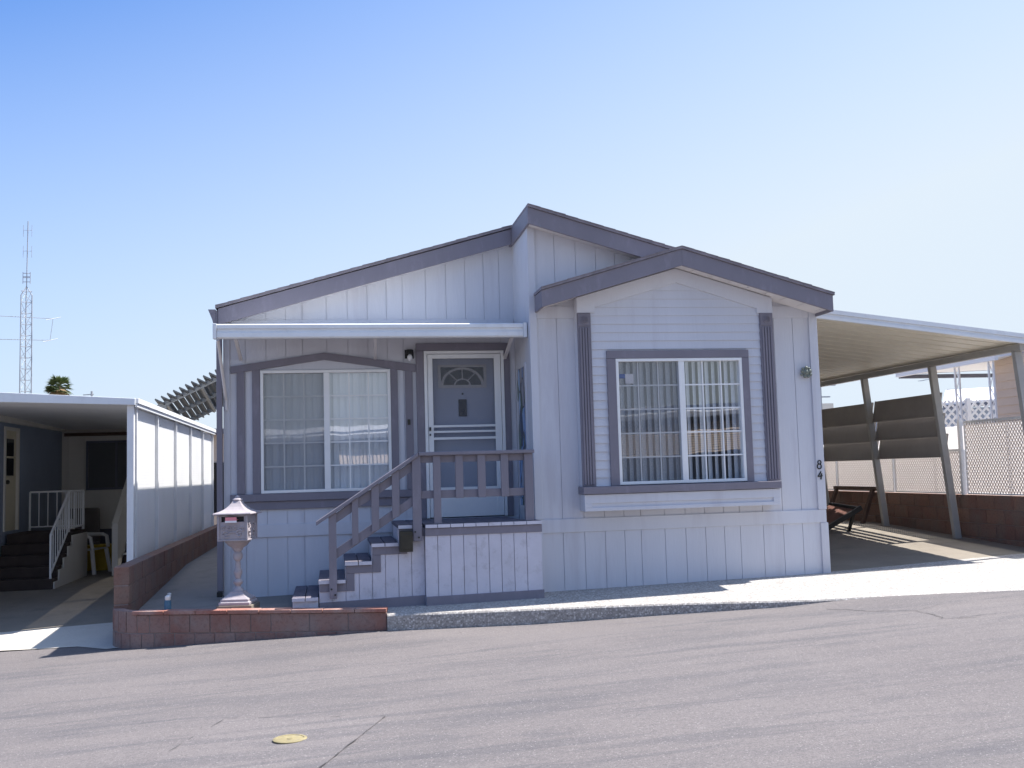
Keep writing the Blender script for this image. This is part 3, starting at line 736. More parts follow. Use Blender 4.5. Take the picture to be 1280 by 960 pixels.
for (x0, x1, z0_, z1_) in ((-.033,.047,.115,None),(.858,.952,.68,1.595),(2.09,2.185,.855,1.591)):
    p = MB(); 
    if z1_ is None: p.hexa([(x0,yr-.018,z0_),(x1,yr-.018,z0_),(x1,yr+.02,z0_),(x0,yr+.02,z0_),(x0,yr-.018,hr(x0)-.001),(x1,yr-.018,hr(x1)-.001),(x1,yr+.02,hr(x1)-.001),(x0,yr+.02,hr(x0)-.001)])
    else: p.box(x0, x1, yr-.02, yr+.02 if x0 < 2 else yr+.06, z0_, z1_)
    P_ = p.build('rail_post', M['trim'], PS, bevel=.004)
    if x0 < 2:
        for dx, dz in ((.022,.10),(.06,.04)):
            q = MB(); q.lathe([(.010,0),(.010,.006)], (0,0,0), 10); q.xform(Matrix.Translation((x0+dx, yr-.02, z0_+dz)) @ Matrix.Rotation(math.pi/2, 4, 'X')); q.build('bolt', M['black'], P_)
for (x0, x1, z0_) in ((.212,.280,.655),(.42,.50,.79),(.640,.718,.925)):
    p = MB(); p.hexa([(x0,yr-.018,z0_),(x1,yr-.018,z0_+.03),(x1,yr+.02,z0_+.03),(x0,yr+.02,z0_),(x0,yr-.018,hr(x0)-.001),(x1,yr-.018,hr(x1)-.001),(x1,yr+.02,hr(x1)-.001),(x0,yr+.02,hr(x0)-.001)]); p.build('baluster', M['trim'], PS, bevel=.004)
for (x0, x1, z0_) in ((1.086,1.167,.855),(1.328,1.412,1.125),(1.572,1.658,1.125),(1.829,1.911,1.125)):
    p = MB(); p.box(x0, x1, yr-.018, yr+.02, z0_, 1.591); p.build('baluster', M['trim'], PS, bevel=.004)
b = MB(); b.box(.708, .848, yst-.14, yst-.032, .575, .79); b.box(.715, .841, yst-.135, yst-.036, .79, .797)
b.box(.722, .834, yst-.146, yst-.139, .60, .76)
tag(b.build('metal_box', M['bronze'], bevel=.006), 'small dark metal box fixed to the side of the top stair tread', 'box')

# ------------------------------------------------------------------ mailbox
mx, my = -.99, 11.47; mz = zpad(mx, my)
MBX = empty('mailbox', (mx, my, mz), 'ornate pinkish cast-metal pedestal mailbox with a hipped cap behind the brick edging', 'mailbox')
MBX.rotation_euler = (0, 0, math.radians(-11)); MBX.scale = (.99,)*3
def mloc(mb, name, mat, parent, **k): return mb.build(name, mat, parent, local=True, **k)
s2 = math.sqrt(2)
b = MB(); b.box(-.19, .19, -.175, .175, -.1, .105); PED = mloc(b, 'pedestal_block', M['concrete'], MBX, bevel=.008)
b = MB(); b.lathe([(.165*s2,.105),(.165*s2,.135),(.15*s2,.14),(.15*s2,.165),(.135*s2,.175),(.10*s2,.20),(.075*s2,.225),(.07*s2,.24)], (0,0,0), 4, math.pi/4); mloc(b, 'base', M['cast'], MBX, bevel=.006)
b = MB(); b.lathe([(.06,.235),(.055,.26),(.03,.285),(.028,.30),(.045,.315),(.052,.335),(.045,.355),(.026,.37),(.034,.40),(.046,.43),(.046,.45),(.034,.475),(.028,.50),(.03,.52),(.024,.55),(.03,.565),(.044,.575),(.052,.60),(.052,.625),(.044,.65),(.036,.66),(.05,.675),(.06,.70),(.10,.725),(.125,.755),(.135,.76),(.135,.785)], (0,0,0), 20); mloc(b, 'column', M['cast'], MBX, smooth=True)
for k in range(4):
    pass
b = MB()
hw, hd, z0_, z1_ = .15, .19, .785, 1.055
b.box(-hw, hw, -hd, hd, z0_, z0_+.02); b.box(-hw, hw, -hd, -hd+.012, z0_+.02, .985); b.box(-hw, hw, hd-.012, hd, z0_+.02, z1_)
b.box(-hw, -hw+.012, -hd+.012, hd-.012, z0_+.02, z1_); b.box(hw-.012, hw, -hd+.012, hd-.012, z0_+.02, z1_)
b.box(-hw, -hw+.03, -hd, -hd+.012, .985, z1_); b.box(hw-.03, hw, -hd, -hd+.012, .985, z1_); b.box(-hw+.03, hw-.03, -hd, -hd+.012, 1.04, z1_)
b.box(-hw-.012, hw+.012, -hd-.012, hd+.012, z0_-.002, z0_+.012)
for sx in (-1, 1):
    for sy in (-1, 1): b.box(sx*hw-.012, sx*hw+.012, sy*hd-.012, sy*hd+.012, z0_+.012, z1_-.001)
BD = mloc(b, 'body', M['cast'], MBX, bevel=.004)
b = MB(); b.box(-hw+.02, hw-.02, -hd+.03, -hd+.04, .80, 1.05); mloc(b, 'slot', M['castdark'], BD)
# relief scrolls on front and side
b = MB()
def scroll(cx_, cz_, r, turn, sgn, f):
    pts = []
    for i in range(22):
        t = i/21; an = sgn*(t*turn); rr = r*(1-.75*t); pts.append(f(cx_+rr*math.cos(an+.6*sgn), cz_+rr*math.sin(an+.6*sgn)))
    b.tube(pts, .0085, 6)
ff = lambda u, w: (u, -hd-.003, w)
for sgn in (-1, 1):
    scroll(sgn*.07, .86, .042, 8, sgn, ff); scroll(sgn*.10, .915, .026, 7, -sgn, ff); scroll(sgn*.03, .92, .022, 7, sgn, ff)
b.tube([ff(-.05,.85), ff(-.02,.875), ff(.03,.872), ff(.06,.85)], .009, 6)
fs = lambda u, w: (hw+.003, u, w)
for q in (-.09, .09): scroll(q, .87, .05, 8, 1, fs); scroll(q, .95, .035, 8, -1, fs)
mloc(b, 'scroll_relief', M['cast'], BD, smooth=True)
b = MB(); b.lathe([(.215*s2,1.058),(.222*s2,1.066),(.215*s2,1.078),(.165*s2,1.092),(.125*s2,1.112),(.09*s2,1.14),(.062*s2,1.172),(.045*s2,1.20),(.04*s2,1.205)], (0,0,0), 4, math.pi/4)
for i in range(len(b.v)):
    x_, y_, z_ = b.v[i]; b.v[i] = (x_*.93, y_*1.05, z_)
mloc(b, 'cap', M['cast'], MBX, bevel=.004)
b = MB(); b.lathe([(.040,1.198),(.052,1.204),(.055,1.217),(.045,1.228),(.026,1.233),(.024,1.238),(.026,1.246),(.016,1.254),(.008,1.262)], (0,0,0), 16); mloc(b, 'finial', M['cast'], MBX, smooth=True)
fl = MB(); fl.box(-.065, .055, -.235, -.15, 1.005, 1.009); fl.box(-.065, .055, -.236, -.2335, .985, 1.035)
o = tag(fl.build('flyer', M['pink'], local=True), 'folded pink and white flyer sticking out of the mailbox slot', 'flyer'); o.location = MBX.location; o.rotation_euler = MBX.rotation_euler; o.scale = MBX.scale
fl2 = MB(); fl2.box(-.067, .057, -.2385, -.2365, .978, .999); fl2.build('fold', M['paper'], o, local=True)

# ------------------------------------------------------------------ brick edging, block walls
PW = empty('brick_edging', (-.7, 11.1, -.2), 'low curved edging of red slump blocks with thin cap bricks along the road', 'edging')
path = [(.545,10.86)]
for x in lin(.545, -1.75, 24)[1:]: path.append((x, 10.86+(.545-x)*.195))
cxx, cyy = -1.86, 11.78
for k in range(1, 9):
    an = math.radians(-79 - k*11.5); path.append((cxx+.45*math.cos(an), cyy+.45*math.sin(an)))
P2 = [Vector(p) for p in path]
cum = [0]
for p, q in zip(P2, P2[1:]): cum.append(cum[-1]+(q-p).length)
def at(s_):
    s_ = max(0, min(cum[-1]-1e-6, s_))
    for i in range(len(cum)-1):
        if cum[i] <= s_ <= cum[i+1]:
            t = (s_-cum[i])/(cum[i+1]-cum[i]); p = P2[i].lerp(P2[i+1], t); d = (P2[i+1]-P2[i]).normalized(); return p, d
def ztop(s_): return .028 + .045*s_/cum[-1]
def seg(mb, s0, s1, za, zb, f0, f1, zrel=True):
    vs = []
    for zz in (0, 1):
        for s_, off in ((s0, f0), (s1, f0), (s1, f1), (s0, f1)):
            p, d = at(s_); nn = Vector((-d.y, d.x)); nn = -nn   # to the inside (away from the road)
            q = p + nn*off
            lo = zroad(p.x, p.y)-.04 if za is None else ztop(s_)+za
            hi = ztop(s_)+zb
            vs.append((q.x, q.y, lo if zz == 0 else hi))
    mb.hexa(vs)
bk = MB(); jt = MB(); cb = MB(); s_ = 0; i = 0
N = 40
for k in range(N): seg(jt, cum[-1]*k/N, cum[-1]*(k+1)/N, None, -.045, .010, .105)
jt.build('grout', M['joint'], PW)
while s_ < cum[-1]-.02:
    L_ = (.40 if s_ < .85 else .21) if s_ < cum[-1]-.75 else .13
    L_ = min(L_, cum[-1]-s_)
    o_ = random.uniform(-.003, .003)
    seg(bk, s_+.004, s_+L_-.004, -.225, -.042 if s_ < cum[-1]-.60 else -.004, o_, .11)
    s_ += L_; i += 1
s_ = .1
while s_ < cum[-1]-.02:
    L_ = min(.21 if s_ < cum[-1]-.75 else .13, cum[-1]-s_)
    seg(bk, s_+.004, s_+L_-.004, None, -.233, .002+random.uniform(-.003,.003), .12); s_ += L_
bk.build('block_course', M['slump'], PW, bevel=.006)
s_ = 0
while s_ < cum[-1]-.62:
    L_ = .33
    seg(cb, s_+.003, s_+L_-.003, -.038, random.uniform(-.003,.003), -.016, .13); s_ += L_
cb.build('cap_course', M['capbrick'], PW, bevel=.005)

def block_wall(name, x0, x1, ya, yb, zt, zb, mat, label, h=.2, L_=.4):
    w = empty(name, (x0, ya, zb), label, 'wall')
    j = MB(); j.box(x0+.012, x1-.012, ya+.01, yb, zb-.3, zt-.012); j.build('mortar', M['joint'], w)
    bb = MB(); z = zt; row = 0
    while z > zb-.15:
        y = ya - (L_/2 if row % 2 else 0)
        while y < yb:
            a0, a1 = max(y, ya), min(y+L_, yb)
            if a1-a0 > .03: bb.box(x0+random.uniform(0,.004), x1-random.uniform(0,.004), a0+.004, a1-.004, z-h+.004, z-.004)
            y += L_
        z -= h; row += 1
    bb.build('block_course', mat, w, bevel=.007); return w
block_wall('block_wall', -2.29, -2.13, 11.66, 22, .505, 0, M['slump_dark'], 'low brown block wall between the left driveway and the narrow side path')
block_wall('block_wall', 9.02, 9.18, 11.4, 25, .875, .2, M['slump_dark'], 'brown block wall along the right side of the carport under pale mesh')

def lathe_thing(prof, x, y, z, mat, n=16):
    b_ = MB(); b_.lathe(prof, (x, y, z), n); return b_
px_, py_ = -1.70, 11.42; pz = zpad(px_, py_)
SP = empty('short_post', (px_, py_, pz), 'short faded blue tube with white cap standing behind the brick edging', 'post')
lathe_thing([(.036,-.05),(.036,.17),(.030,.195)], px_, py_, pz, None).build('tube', M['blue_paint'], SP, smooth=True)
lathe_thing([(.024,.195),(.030,.205),(.030,.235),(.012,.245)], px_, py_, pz, None).build('cap', M['plastic'], SP, smooth=True)
tag(lathe_thing([(.014,-.05),(.014,.14),(.022,.15),(.022,.18),(.01,.185)], -1.77, 12.0, zpad(-1.77,12.0), None).build('pipe_stub', M['plastic'], smooth=True), 'tiny white-topped pipe stub on the side path behind the blue tube', 'pipe')

# ------------------------------------------------------------------ left neighbour
NH = empty('mobile_home', (-4.9, 18, -.1), 'slate-blue and cream mobile home in deep shade under the left carport', 'mobile home')
w = MB(); w.box(-9, -4.9, 13.6, 16.86, -.2, 2.45); w.box(-9, -4.9, 17.58, 20.3, -.2, 2.45); w.box(-9, -4.9, 16.86, 17.58, -.2, .70); w.box(-9, -4.9, 16.86, 17.58, 2.28, 2.45); w.box(-9, -5.0, 16.86, 17.58, .70, 2.28); w.build('wall', M['neighbour_blue'], NH)
w = MB(); siding(w, -4.99, -2.43, -.2, 2.45, groove_list(-4.5, -4.9, -2.3), ((-4.43,-3.45,1.31,2.14),), lambda u, z, d_: (u, 20.3+d_, z)); w.build('wall', M['cream'], NH)
w = MB(); w.box(-4.88, -2.43, 20.27, 20.298, -.15, .55); w.build('base_board', M['darkband'], NH)
w = MB(); w.box(-4.47, -3.41, 20.27, 20.298, 2.14, 2.18); w.box(-4.47, -3.41, 20.27, 20.298, 1.27, 1.31); w.box(-4.47,-4.43,20.27,20.298,1.31,2.14); w.box(-3.45,-3.41,20.27,20.298,1.31,2.14); w.box(-3.96,-3.92,20.30,20.33,1.31,2.14)
WN = w.build('window', M['darkband'], NH); w = MB(); w.box(-4.43,-3.45,20.305,20.31,1.31,2.14); w.build('pane', M['screen_dark'], WN)
w = MB(); w.box(-4.9, -4.84, 13.6, 20.26, 2.36, 2.47); w.build('eave_trim', M['cream'], NH)
w = MB(); w.box(-4.96, -4.92, 16.90, 17.54, .70, 2.25); DN = w.build('door', M['door_cream'], NH)
w = MB(); w.box(-4.95, -4.88, 16.84, 16.90, .70, 2.30); w.box(-4.95, -4.88, 17.54, 17.60, .70, 2.30); w.box(-4.95, -4.88, 16.90, 17.54, 2.25, 2.30); w.build('door_frame', M['cream'], NH)
w = MB(); w.box(-4.925, -4.912, 17.05, 17.40, 1.55, 2.12); w.build('pane', M['darkglass'], DN)
w = MB(); w.box(-4.918, -4.905, 17.05, 17.40, 1.82, 1.85); w.build('muntin', M['door_cream'], DN)
w = MB(); w.ball((-4.88, 16.98, 1.45), .035); w.build('knob', M['bronze'], DN, smooth=True)

LC = empty('carport', (-2.4, 13.2, -.1), 'white metal carport on the left with ribbed side panels facing the path', 'carport')
w = MB(); w.hexa([(-6.5,13.22,2.52),(-2.36,13.22,2.345),(-2.36,21.9,2.345),(-6.5,21.9,2.40),(-6.5,13.22,2.60),(-2.36,13.22,2.39),(-2.36,21.9,2.39),(-6.5,21.9,2.45)]); w.build('roof', M['carport_white'], LC)
w = MB(); w.hexa([(-6.5,13.18,2.50),(-2.345,13.18,2.335),(-2.345,13.219,2.335),(-6.5,13.219,2.50),(-6.5,13.18,2.68),(-2.345,13.18,2.415),(-2.345,13.219,2.415),(-6.5,13.219,2.68)]); w.build('fascia', M['white_metal'], LC, bevel=.004)
w = MB(); w.box(-2.358, -2.31, 13.22, 21.92, 2.355, 2.42); w.box(-2.352, -2.325, 13.22, 21.92, 2.31, 2.353); w.build('gutter', M['carport_white'], LC, bevel=.004)
w = MB(); w.box(-2.45, -2.37, 13.25, 13.33, -.1, 2.34)
w.build('post', M['carport_white'], LC, bevel=.004)
ys = [13.40, 15.0, 16.75, 18.5, 20.2, 21.85]
for y in ys[:1]: pass
for i in range(5):
    p = MB(); p.box(-2.40, -2.396, ys[i]+.05, ys[i+1]-.03, -.05, 2.31); p.build('side_panel', M['ribpanel'], LC)
for y in ys:
    p = MB(); p.box(-2.42, -2.355, y-.03, y+.015, -.1, 2.31); p.box(-2.42, -2.36, y+.022, y+.05, -.1, 2.309); p.build('post', M['carport_white'], LC)
w = MB(); w.box(-4.84, -2.42, 20.2, 20.27, 2.27, 2.33); w.build('beam', M['wood'], LC)

NP = empty('porch_steps', (-4.4, 16.9, -.1), 'dark carpeted stairs with cream side and white metal rails in the left carport', 'porch steps')
xs_, xe_ = -4.86, -3.98
nst = 4; rise = .76/5
side = [(15.86,-.1)]
st = MB()
for k in range(5):
    z = -.1+rise*(k+1); ya = 15.86+.26*k; yb = 15.86+.26*(k+1) if k < 4 else 17.93
    st.box(xs_, xe_+.035, ya, yb, z-rise if k else -.15, z)
st.build('stair_carpet', M['carpet'], NP, bevel=.01)
s = MB(); poly = [(17.93,-.14),(15.92,-.14)]
for k in range(5):
    z = -.1+rise*(k+1)-.05; ya = 15.90+.26*k; poly += [(ya, z-rise+(.0 if k else .02)), (ya, z)]
poly.append((17.93, poly[-1][1])); 
s.yz(poly, xe_+.037, xe_+.055); s.build('side_panel', M['cream'], NP)
def railing(pts, h, nb, x_off=None):
    r_ = MB()
    top = [Vector(p)+Vector((0,0,h)) for p in pts]
    for p, q in zip(top, top[1:]): r_.bar(p, q, .028, .028)
    for p in pts: r_.bar(p, Vector(p)+Vector((0,0,h)), .026, .026, (0,1,0))
    for (p, q), n in zip(zip(pts, pts[1:]), nb):
        p, q = Vector(p), Vector(q)
        for i in range(1, n):
            c = p.lerp(q, i/n); r_.bar(c+Vector((0,0,.06)), c+Vector((0,0,h)), .013, .013, (0,1,0))
        r_.bar(p+Vector((0,0,.06)), q+Vector((0,0,.06)), .02, .02)
    return r_
zp_ = .66
railing([(xe_+.0,15.90,.05),(xe_+.0,16.95,zp_),(xe_+.0,17.86,zp_)], .62, (8, 6)).build('railing', M['carport_white'], NP)
railing([(xe_+.0,17.90,zp_),(-4.80,17.90,zp_)], .62, (6,)).build('railing', M['carport_white'], NP)

# white plastic armchair (faces right), crate, upholstered chair back, second stairs
def armchair(name, loc, rz, mat, label, cat='chair'):
    e = empty(name, loc, label, cat); e.rotation_euler = (0, 0, rz)
    s = MB(); s.hexa([(-.24,-.22,.36),(.24,-.24,.39),(.24,.24,.39),(-.24,.22,.36),(-.24,-.22,.39),(.25,-.25,.42),(.25,.25,.42),(-.24,.22,.39)]); s.build('seat', mat, e, bevel=.012, local=True)
    s = MB()
    for i in range(5):
        y_ = -.2+.1*i; s.hexa([(-.25,y_-.035,.38),(-.22,y_-.035,.38),(-.22,y_+.035,.38),(-.25,y_+.035,.38),(-.38,y_-.035,.84),(-.355,y_-.035,.84),(-.355,y_+.035,.84),(-.38,y_+.035,.84)])
    s.hexa([(-.385,-.26,.80),(-.345,-.26,.80),(-.345,.26,.80),(-.385,.26,.80),(-.40,-.24,.90),(-.365,-.24,.90),(-.365,.24,.90),(-.40,.24,.90)])
    s.build('backrest', mat, e, bevel=.008, local=True)
    for sy in (-1, 1):
        s = MB(); s.tube([(-.33,sy*.26,.62),(-.1,sy*.28,.635),(.15,sy*.28,.63),(.22,sy*.27,.60),(.25,sy*.26,.42)], [.025,.03,.03,.03,.03], 8); s.build('armrest', mat, e, smooth=True, local=True)
        for xa, xb in ((.23,.29),(-.25,-.33)):
            s = MB(); s.bar((xa,sy*.23,.40),(xb,sy*.27,0),.06,.04,(0,1,0)); s.build('leg', mat, e, bevel=.006, local=True)
    return e
armchair('garden_chair', (-4.03, 18.32, -.094), math.radians(-16), M['plastic'], 'white plastic garden armchair beside the dark carpeted stairs')
gc = empty('padded_chair', (-4.30, 19.30, -.094), 'grey-brown high-backed chair standing behind the white plastic chair', 'chair'); gc.rotation_euler = (0,0,math.radians(-80))
s = MB(); s.hexa([(-.28,-.28,.4),(-.2,-.28,.4),(-.2,.28,.4),(-.28,.28,.4),(-.42,-.26,1.05),(-.34,-.26,1.05),(-.34,.26,1.05),(-.42,.26,1.05)]); s.build('backrest', M['greycloth'], gc, bevel=.03, local=True)
s = MB(); s.box(-.25,.25,-.28,.28,.36,.46); s.build('seat', M['greycloth'], gc, bevel=.03, local=True)
for a_ in (-.23,.23):
    for b_ in (-.25,.25): s = MB(); s.bar((a_,b_,.37),(a_*1.1,b_,0),.04,.04,(0,1,0)); s.build('leg', M['greycloth'], gc, local=True)
cr = empty('crate', (-3.92, 19.0, -.094), 'yellow plastic crate standing on the floor behind the white garden chair', 'crate')
s = MB(); s.box(-.27,.27,-.18,.18,0,.02)
for sy in (-1,1): s.box(-.27,.27,sy*.18-.012,sy*.18+.012,.02,.42)
for sx in (-1,1): s.box(sx*.27-.012,sx*.27+.012,-.18,.18,.02,.42)
s.box(-.29,.29,-.2,.2,.40,.43); s.build('body', M['yellow'], cr, bevel=.006, local=True)
sp = MB()
for k in range(4): sp.box(-.25+.13*k, -.17+.13*k, -.196, -.19, .08, .34)
sp.build('rib', M['yellow'], cr, local=True)
ST = empty('back_stairs', (-3.0, 17.6, -.1), 'narrow dark stairs with white-edged treads beside the ribbed carport panels', 'stairs')
for k in range(5):
    y_ = 17.6+.24*k; z_ = -.1+.17*(k+1)
    s = MB(); s.box(-3.34, -2.46, y_, y_+.25, z_-.17, z_-.02); s.build('riser', M['carpet'], ST)
    s = MB(); s.box(-3.35, -2.45, y_-.02, y_+.24, z_-.0195, z_); s.build('tread', M['carport_white'], ST)
s = MB(); s.hexa([(-3.46,17.5,-.08),(-3.37,17.5,-.08),(-3.37,18.9,.75),(-3.46,18.9,.75),(-3.46,17.5,.75),(-3.37,17.5,.75),(-3.37,18.9,1.6),(-3.46,18.9,1.6)]); s.build('side_board', M['cream'], ST)

# ------------------------------------------------------------------ behind on the left
LV = empty('louvered_rack', (-3, 25, 0), 'tilted grey louvre canopy on a metal frame beyond the left carport', 'canopy')
n = 13; ang = math.radians(27)
fx0_, fz0_ = -3.72, 3.06; stepx = .128; stepz = .0635
for k in range(n):
    x = fx0_+.03+stepx*k; z = fz0_+.07+stepz*k
    s = MB(); s.prism([(x-.115,23.7,z+.055),(x+.06,23.7,z-.02),(x+.075,23.7,z-.002),(x-.10,23.7,z+.085)], (0,3.1,-.42)); s.build('slat', M['slat'], LV)
for y_, dz in ((23.95,0),(25.2,-.17),(26.5,-.34)):
    s = MB(); s.bar((fx0_-.12,y_,fz0_+dz-.06),(fx0_+stepx*n,y_,fz0_+stepz*n+dz),.05,.10); s.build('rail', M['rack'], LV)
for x_, z_ in ((fx0_+.15, fz0_+.02),(fx0_+.9, fz0_+.4)):
    s = MB(); s.bar((x_,23.95,z_),(x_,26.5,z_-.36),.06,.05); s.build('rail', M['rack'], LV)
for x_, y_ in ((fx0_+.1,23.95),(fx0_+.1,26.5),(-2.2,23.95),(-2.2,26.5)):
    s = MB(); s.bar((x_,y_,-.3),(x_,y_,fz0_+(x_-fx0_)*.496-(.34 if y_ > 26 else 0)-.03),.06,.06,(0,1,0)); s.build('leg', M['rack'], LV)
BH = empty('back_house', (-4, 32, 0), 'beige house far behind seen through the gap beside the home', 'house')
s = MB(); s.box(-9, 1.5, 32, 38, -.5, 2.75); s.build('wall', M['beige'], BH)
s = MB(); s.hexa([(-9.3,31.6,2.76),(1.8,31.6,2.76),(1.8,38,2.9),(-9.3,38,2.9),(-9.3,31.6,2.9),(1.8,31.6,2.9),(1.8,38,3.04),(-9.3,38,3.04)]); s.build('roof', M['shingle'], BH)
s = MB(); s.box(-5.0,-2.6,31.97,31.999,.4,1.9); s.build('window', M['darkglass'], BH)

# lattice radio tower with antennas
TW = empty('radio_tower', (-11.2, 41, -1), 'tall thin lattice radio tower with whip antenna at the far left', 'radio tower')
c0 = Vector((-11.2, 41, 0))
def leg(k, z):
    r_ = .25 - .035*max(0, z)/8.6; an = math.radians(90+120*k+18); return c0+Vector((r_*math.cos(an), r_*math.sin(an), z))
s = MB()
for k in range(3): s.tube([leg(k,-1.2), leg(k,8.5)], .022, 6)
z = -1.0; i = 0
while z < 8.3:
    for k in range(3):
        p, q = (leg(k,z), leg((k+1) % 3, z+.42)) if i % 2 else (leg((k+1) % 3,z), leg(k,z+.42))
        s.tube([p, q], .008, 4); s.tube([leg(k,z+.42), leg((k+1) % 3, z+.42)], .008, 4)
    z += .42; i += 1
for k in range(3): s.tube([leg(k,8.5), c0+Vector((0,0,8.85))], .018, 5)
s.build('lattice_mast', M['tower'], TW)
s = MB(); s.tube([c0+Vector((0,0,8.8)), c0+Vector((.03,0,11.35))], .018, 6)
for z_, dx in ((10.2,.1),(11.0,.1)):
    for sx in (-1,1): s.tube([c0+Vector((sx*.15+.02,0,z_-.25)), c0+Vector((sx*.15+.02,0,z_+.2))], .008, 4); s.tube([c0+Vector((0.02,0,z_)), c0+Vector((sx*.15+.02,0,z_))], .007, 4)
s.build('whip_antenna', M['tower'], TW)
s = MB()
for sx in (-1,1): s.tube([c0+Vector((sx*.13,0,8.95)), c0+Vector((sx*.13,0,9.4))], .012, 5)
for z_ in (9.02,9.18,9.22,9.35): s.tube([c0+Vector((-.13,0,z_)), c0+Vector((.13,0,z_))], .014, 5)
s.build('rotator_cage', M['tower'], TW)
for za, zb, xr in ((7.80,7.62,.95),(6.88,6.80,.85)):
    s = MB(); s.tube([c0+Vector((-2.2,0,za)), c0+Vector((xr,0,zb))], .012, 5); s.tube([c0+Vector((xr-.18,-.3,zb-.10)), c0+Vector((xr+.20,.3,zb+.10))], .012, 5); s.build('yagi_antenna', M['tower'], TW)
s = MB(); s.tube([c0+Vector((.95,0,7.6)), c0+Vector((.85,0,6.8))], .010, 5); s.build('antenna_link', M['tower'], TW)

# fan palm
PT = empty('palm_tree', (-22.0, 90, -1.4), 'distant fan palm whose shaggy crown shows above the left carport roof', 'palm tree')
s = MB(); s.tube([(-22,90,-1.5),(-22.1,90,4),(-22.0,90,9.3)], [.32,.24,.20], 10); s.build('trunk', M['trunk'], PT, smooth=True)
def fan(mb, c, d, L_, w):
    d = d.normalized(); a = d.cross(Vector((0,0,1)))
    if a.length < .1: a = Vector((1,0,0))
    a.normalize(); u = a.cross(d)
    base = c + d*L_*.45
    for k in range(11):
        t = (k-5)/5*1.15; dd = (d*math.cos(t)+a*math.sin(t)).normalized(); tip = base+dd*L_*.6*random.uniform(.8,1.1)+Vector((0,0,-.18*L_*abs(t)-.1)); nrm = dd.cross(u).normalized()*w
        mid = base.lerp(tip, .5)+u*.03
        mb.add([base-nrm*.2, mid-nrm, tip, mid+nrm, base+nrm*.2], [(0,1,2,3,4)])
    mb.bar(c, base, .05, .03)
for nm, mt, cnt, lo, hi in (('crown','palm_leaf',46,-.35,.95),('dead_fronds','palm_dry',20,-.95,-.1)):
    s = MB()
    for k in range(cnt):
        an = random.uniform(0, 2*math.pi); el = random.uniform(lo, hi)
        fan(s, Vector((-22,90,9.4)), Vector((math.cos(an)*math.cos(el*1.3), math.sin(an)*math.cos(el*1.3), math.sin(el*1.3))), random.uniform(1.0,1.35), .07)
    s.build(nm, M[mt], PT)
UP = MB(); UP.tube([(-12.95,60,-1.5),(-12.95,60,6.45)], .06, 8); UP.bar((-13.4,60,6.25),(-12.85,60,6.28),.05,.05)
tag(UP.build('vent_pole', M['tower']), 'short dark pole poking above the left carport roof right of the palm', 'pole')

# ------------------------------------------------------------------ right carport
RC = empty('carport', (7.4, 14, .2), 'open beige-ceilinged metal carport attached to the right side of the home', 'carport')
def zroof(x): return 3.163 - (x-5.85)*.1188
m = MB(); y = 11.63; prof = []
while y < 24:
    prof += [(y,0),(y+.235,0),(y+.245,.05),(y+.275,.05),(y+.285,0)]
    y += .30
for a0, b0 in zip(prof, prof[1:]):
    m.hexa([(5.80,a0[0],zroof(5.80)+a0[1]),(8.95,a0[0],zroof(8.95)+a0[1]),(8.95,b0[0],zroof(8.95)+b0[1]),(5.80,b0[0],zroof(5.80)+b0[1])] + [(5.80,a0[0],zroof(5.80)+a0[1]+.006),(8.95,a0[0],zroof(8.95)+a0[1]+.006),(8.95,b0[0],zroof(8.95)+b0[1]+.006),(5.80,b0[0],zroof(5.80)+b0[1]+.006)])
for yy in lin(12.0, 23.9, 120):
    pass
m.build('roof_panel', M['carport_under'], RC)
f = MB()
for (dy, za, zb) in ((0,-.022,.012),(.012,.012,.05),(-.006,.05,.102)):
    f.hexa([(5.80,11.58+dy,zroof(5.80)+za),(9.0,11.58+dy,zroof(9.0)+za),(9.0,11.625,zroof(9.0)+za),(5.80,11.625,zroof(5.80)+za),(5.80,11.58+dy,zroof(5.80)+zb-.001),(9.0,11.58+dy,zroof(9.0)+zb-.001),(9.0,11.625,zroof(9.0)+zb-.001),(5.80,11.625,zroof(5.80)+zb-.001)])
f.build('front_fascia', M['white_metal'], RC)
bx = 8.62
f = MB(); f.box(bx-.04, bx+.04, 11.64, 24, 2.735, zroof(bx+.04)-.012); f.build('beam', M['post'], RC, bevel=.004)
for y_ in (11.77, 13.66, 15.6, 17.55, 19.5, 21.5):
    p = MB(); p.bar((8.86, y_, zpad(8.86, y_)-.05), (bx+.0, y_, 2.735), .075, .10, (1,0,0)); p.build('post', M['post'], RC, bevel=.006)
def post_x(z): return 8.86 + (bx-8.86)*(z-.25)/2.485
for (ya, yb, zt) in ((13.71, 15.55, 2.36), (15.65, 17.50, 2.35), (17.6,19.42,2.34)):
    for k in range(3):
        z1_ = zt - .30*k; z0_ = z1_-.335
        s = MB(); xa, xb = post_x(z1_)+.12, post_x(z0_)+.025
        s.hexa([(xa,ya,z1_),(xa+.012,ya,z1_),(xa+.012,yb,z1_),(xa,yb,z1_),(xb,ya,z0_),(xb+.012,ya,z0_),(xb+.012,yb,z0_),(xb,yb,z0_)])
        s.box(xb-.03, xb-.001, ya, yb, z0_-.006, z0_+.006)
        for yy in (ya, yb): s.bar((xa,yy,z1_),(xb,yy,z0_),.02,.035,(0,1,0))
        s.build('louver_panel', M['louver'], RC)

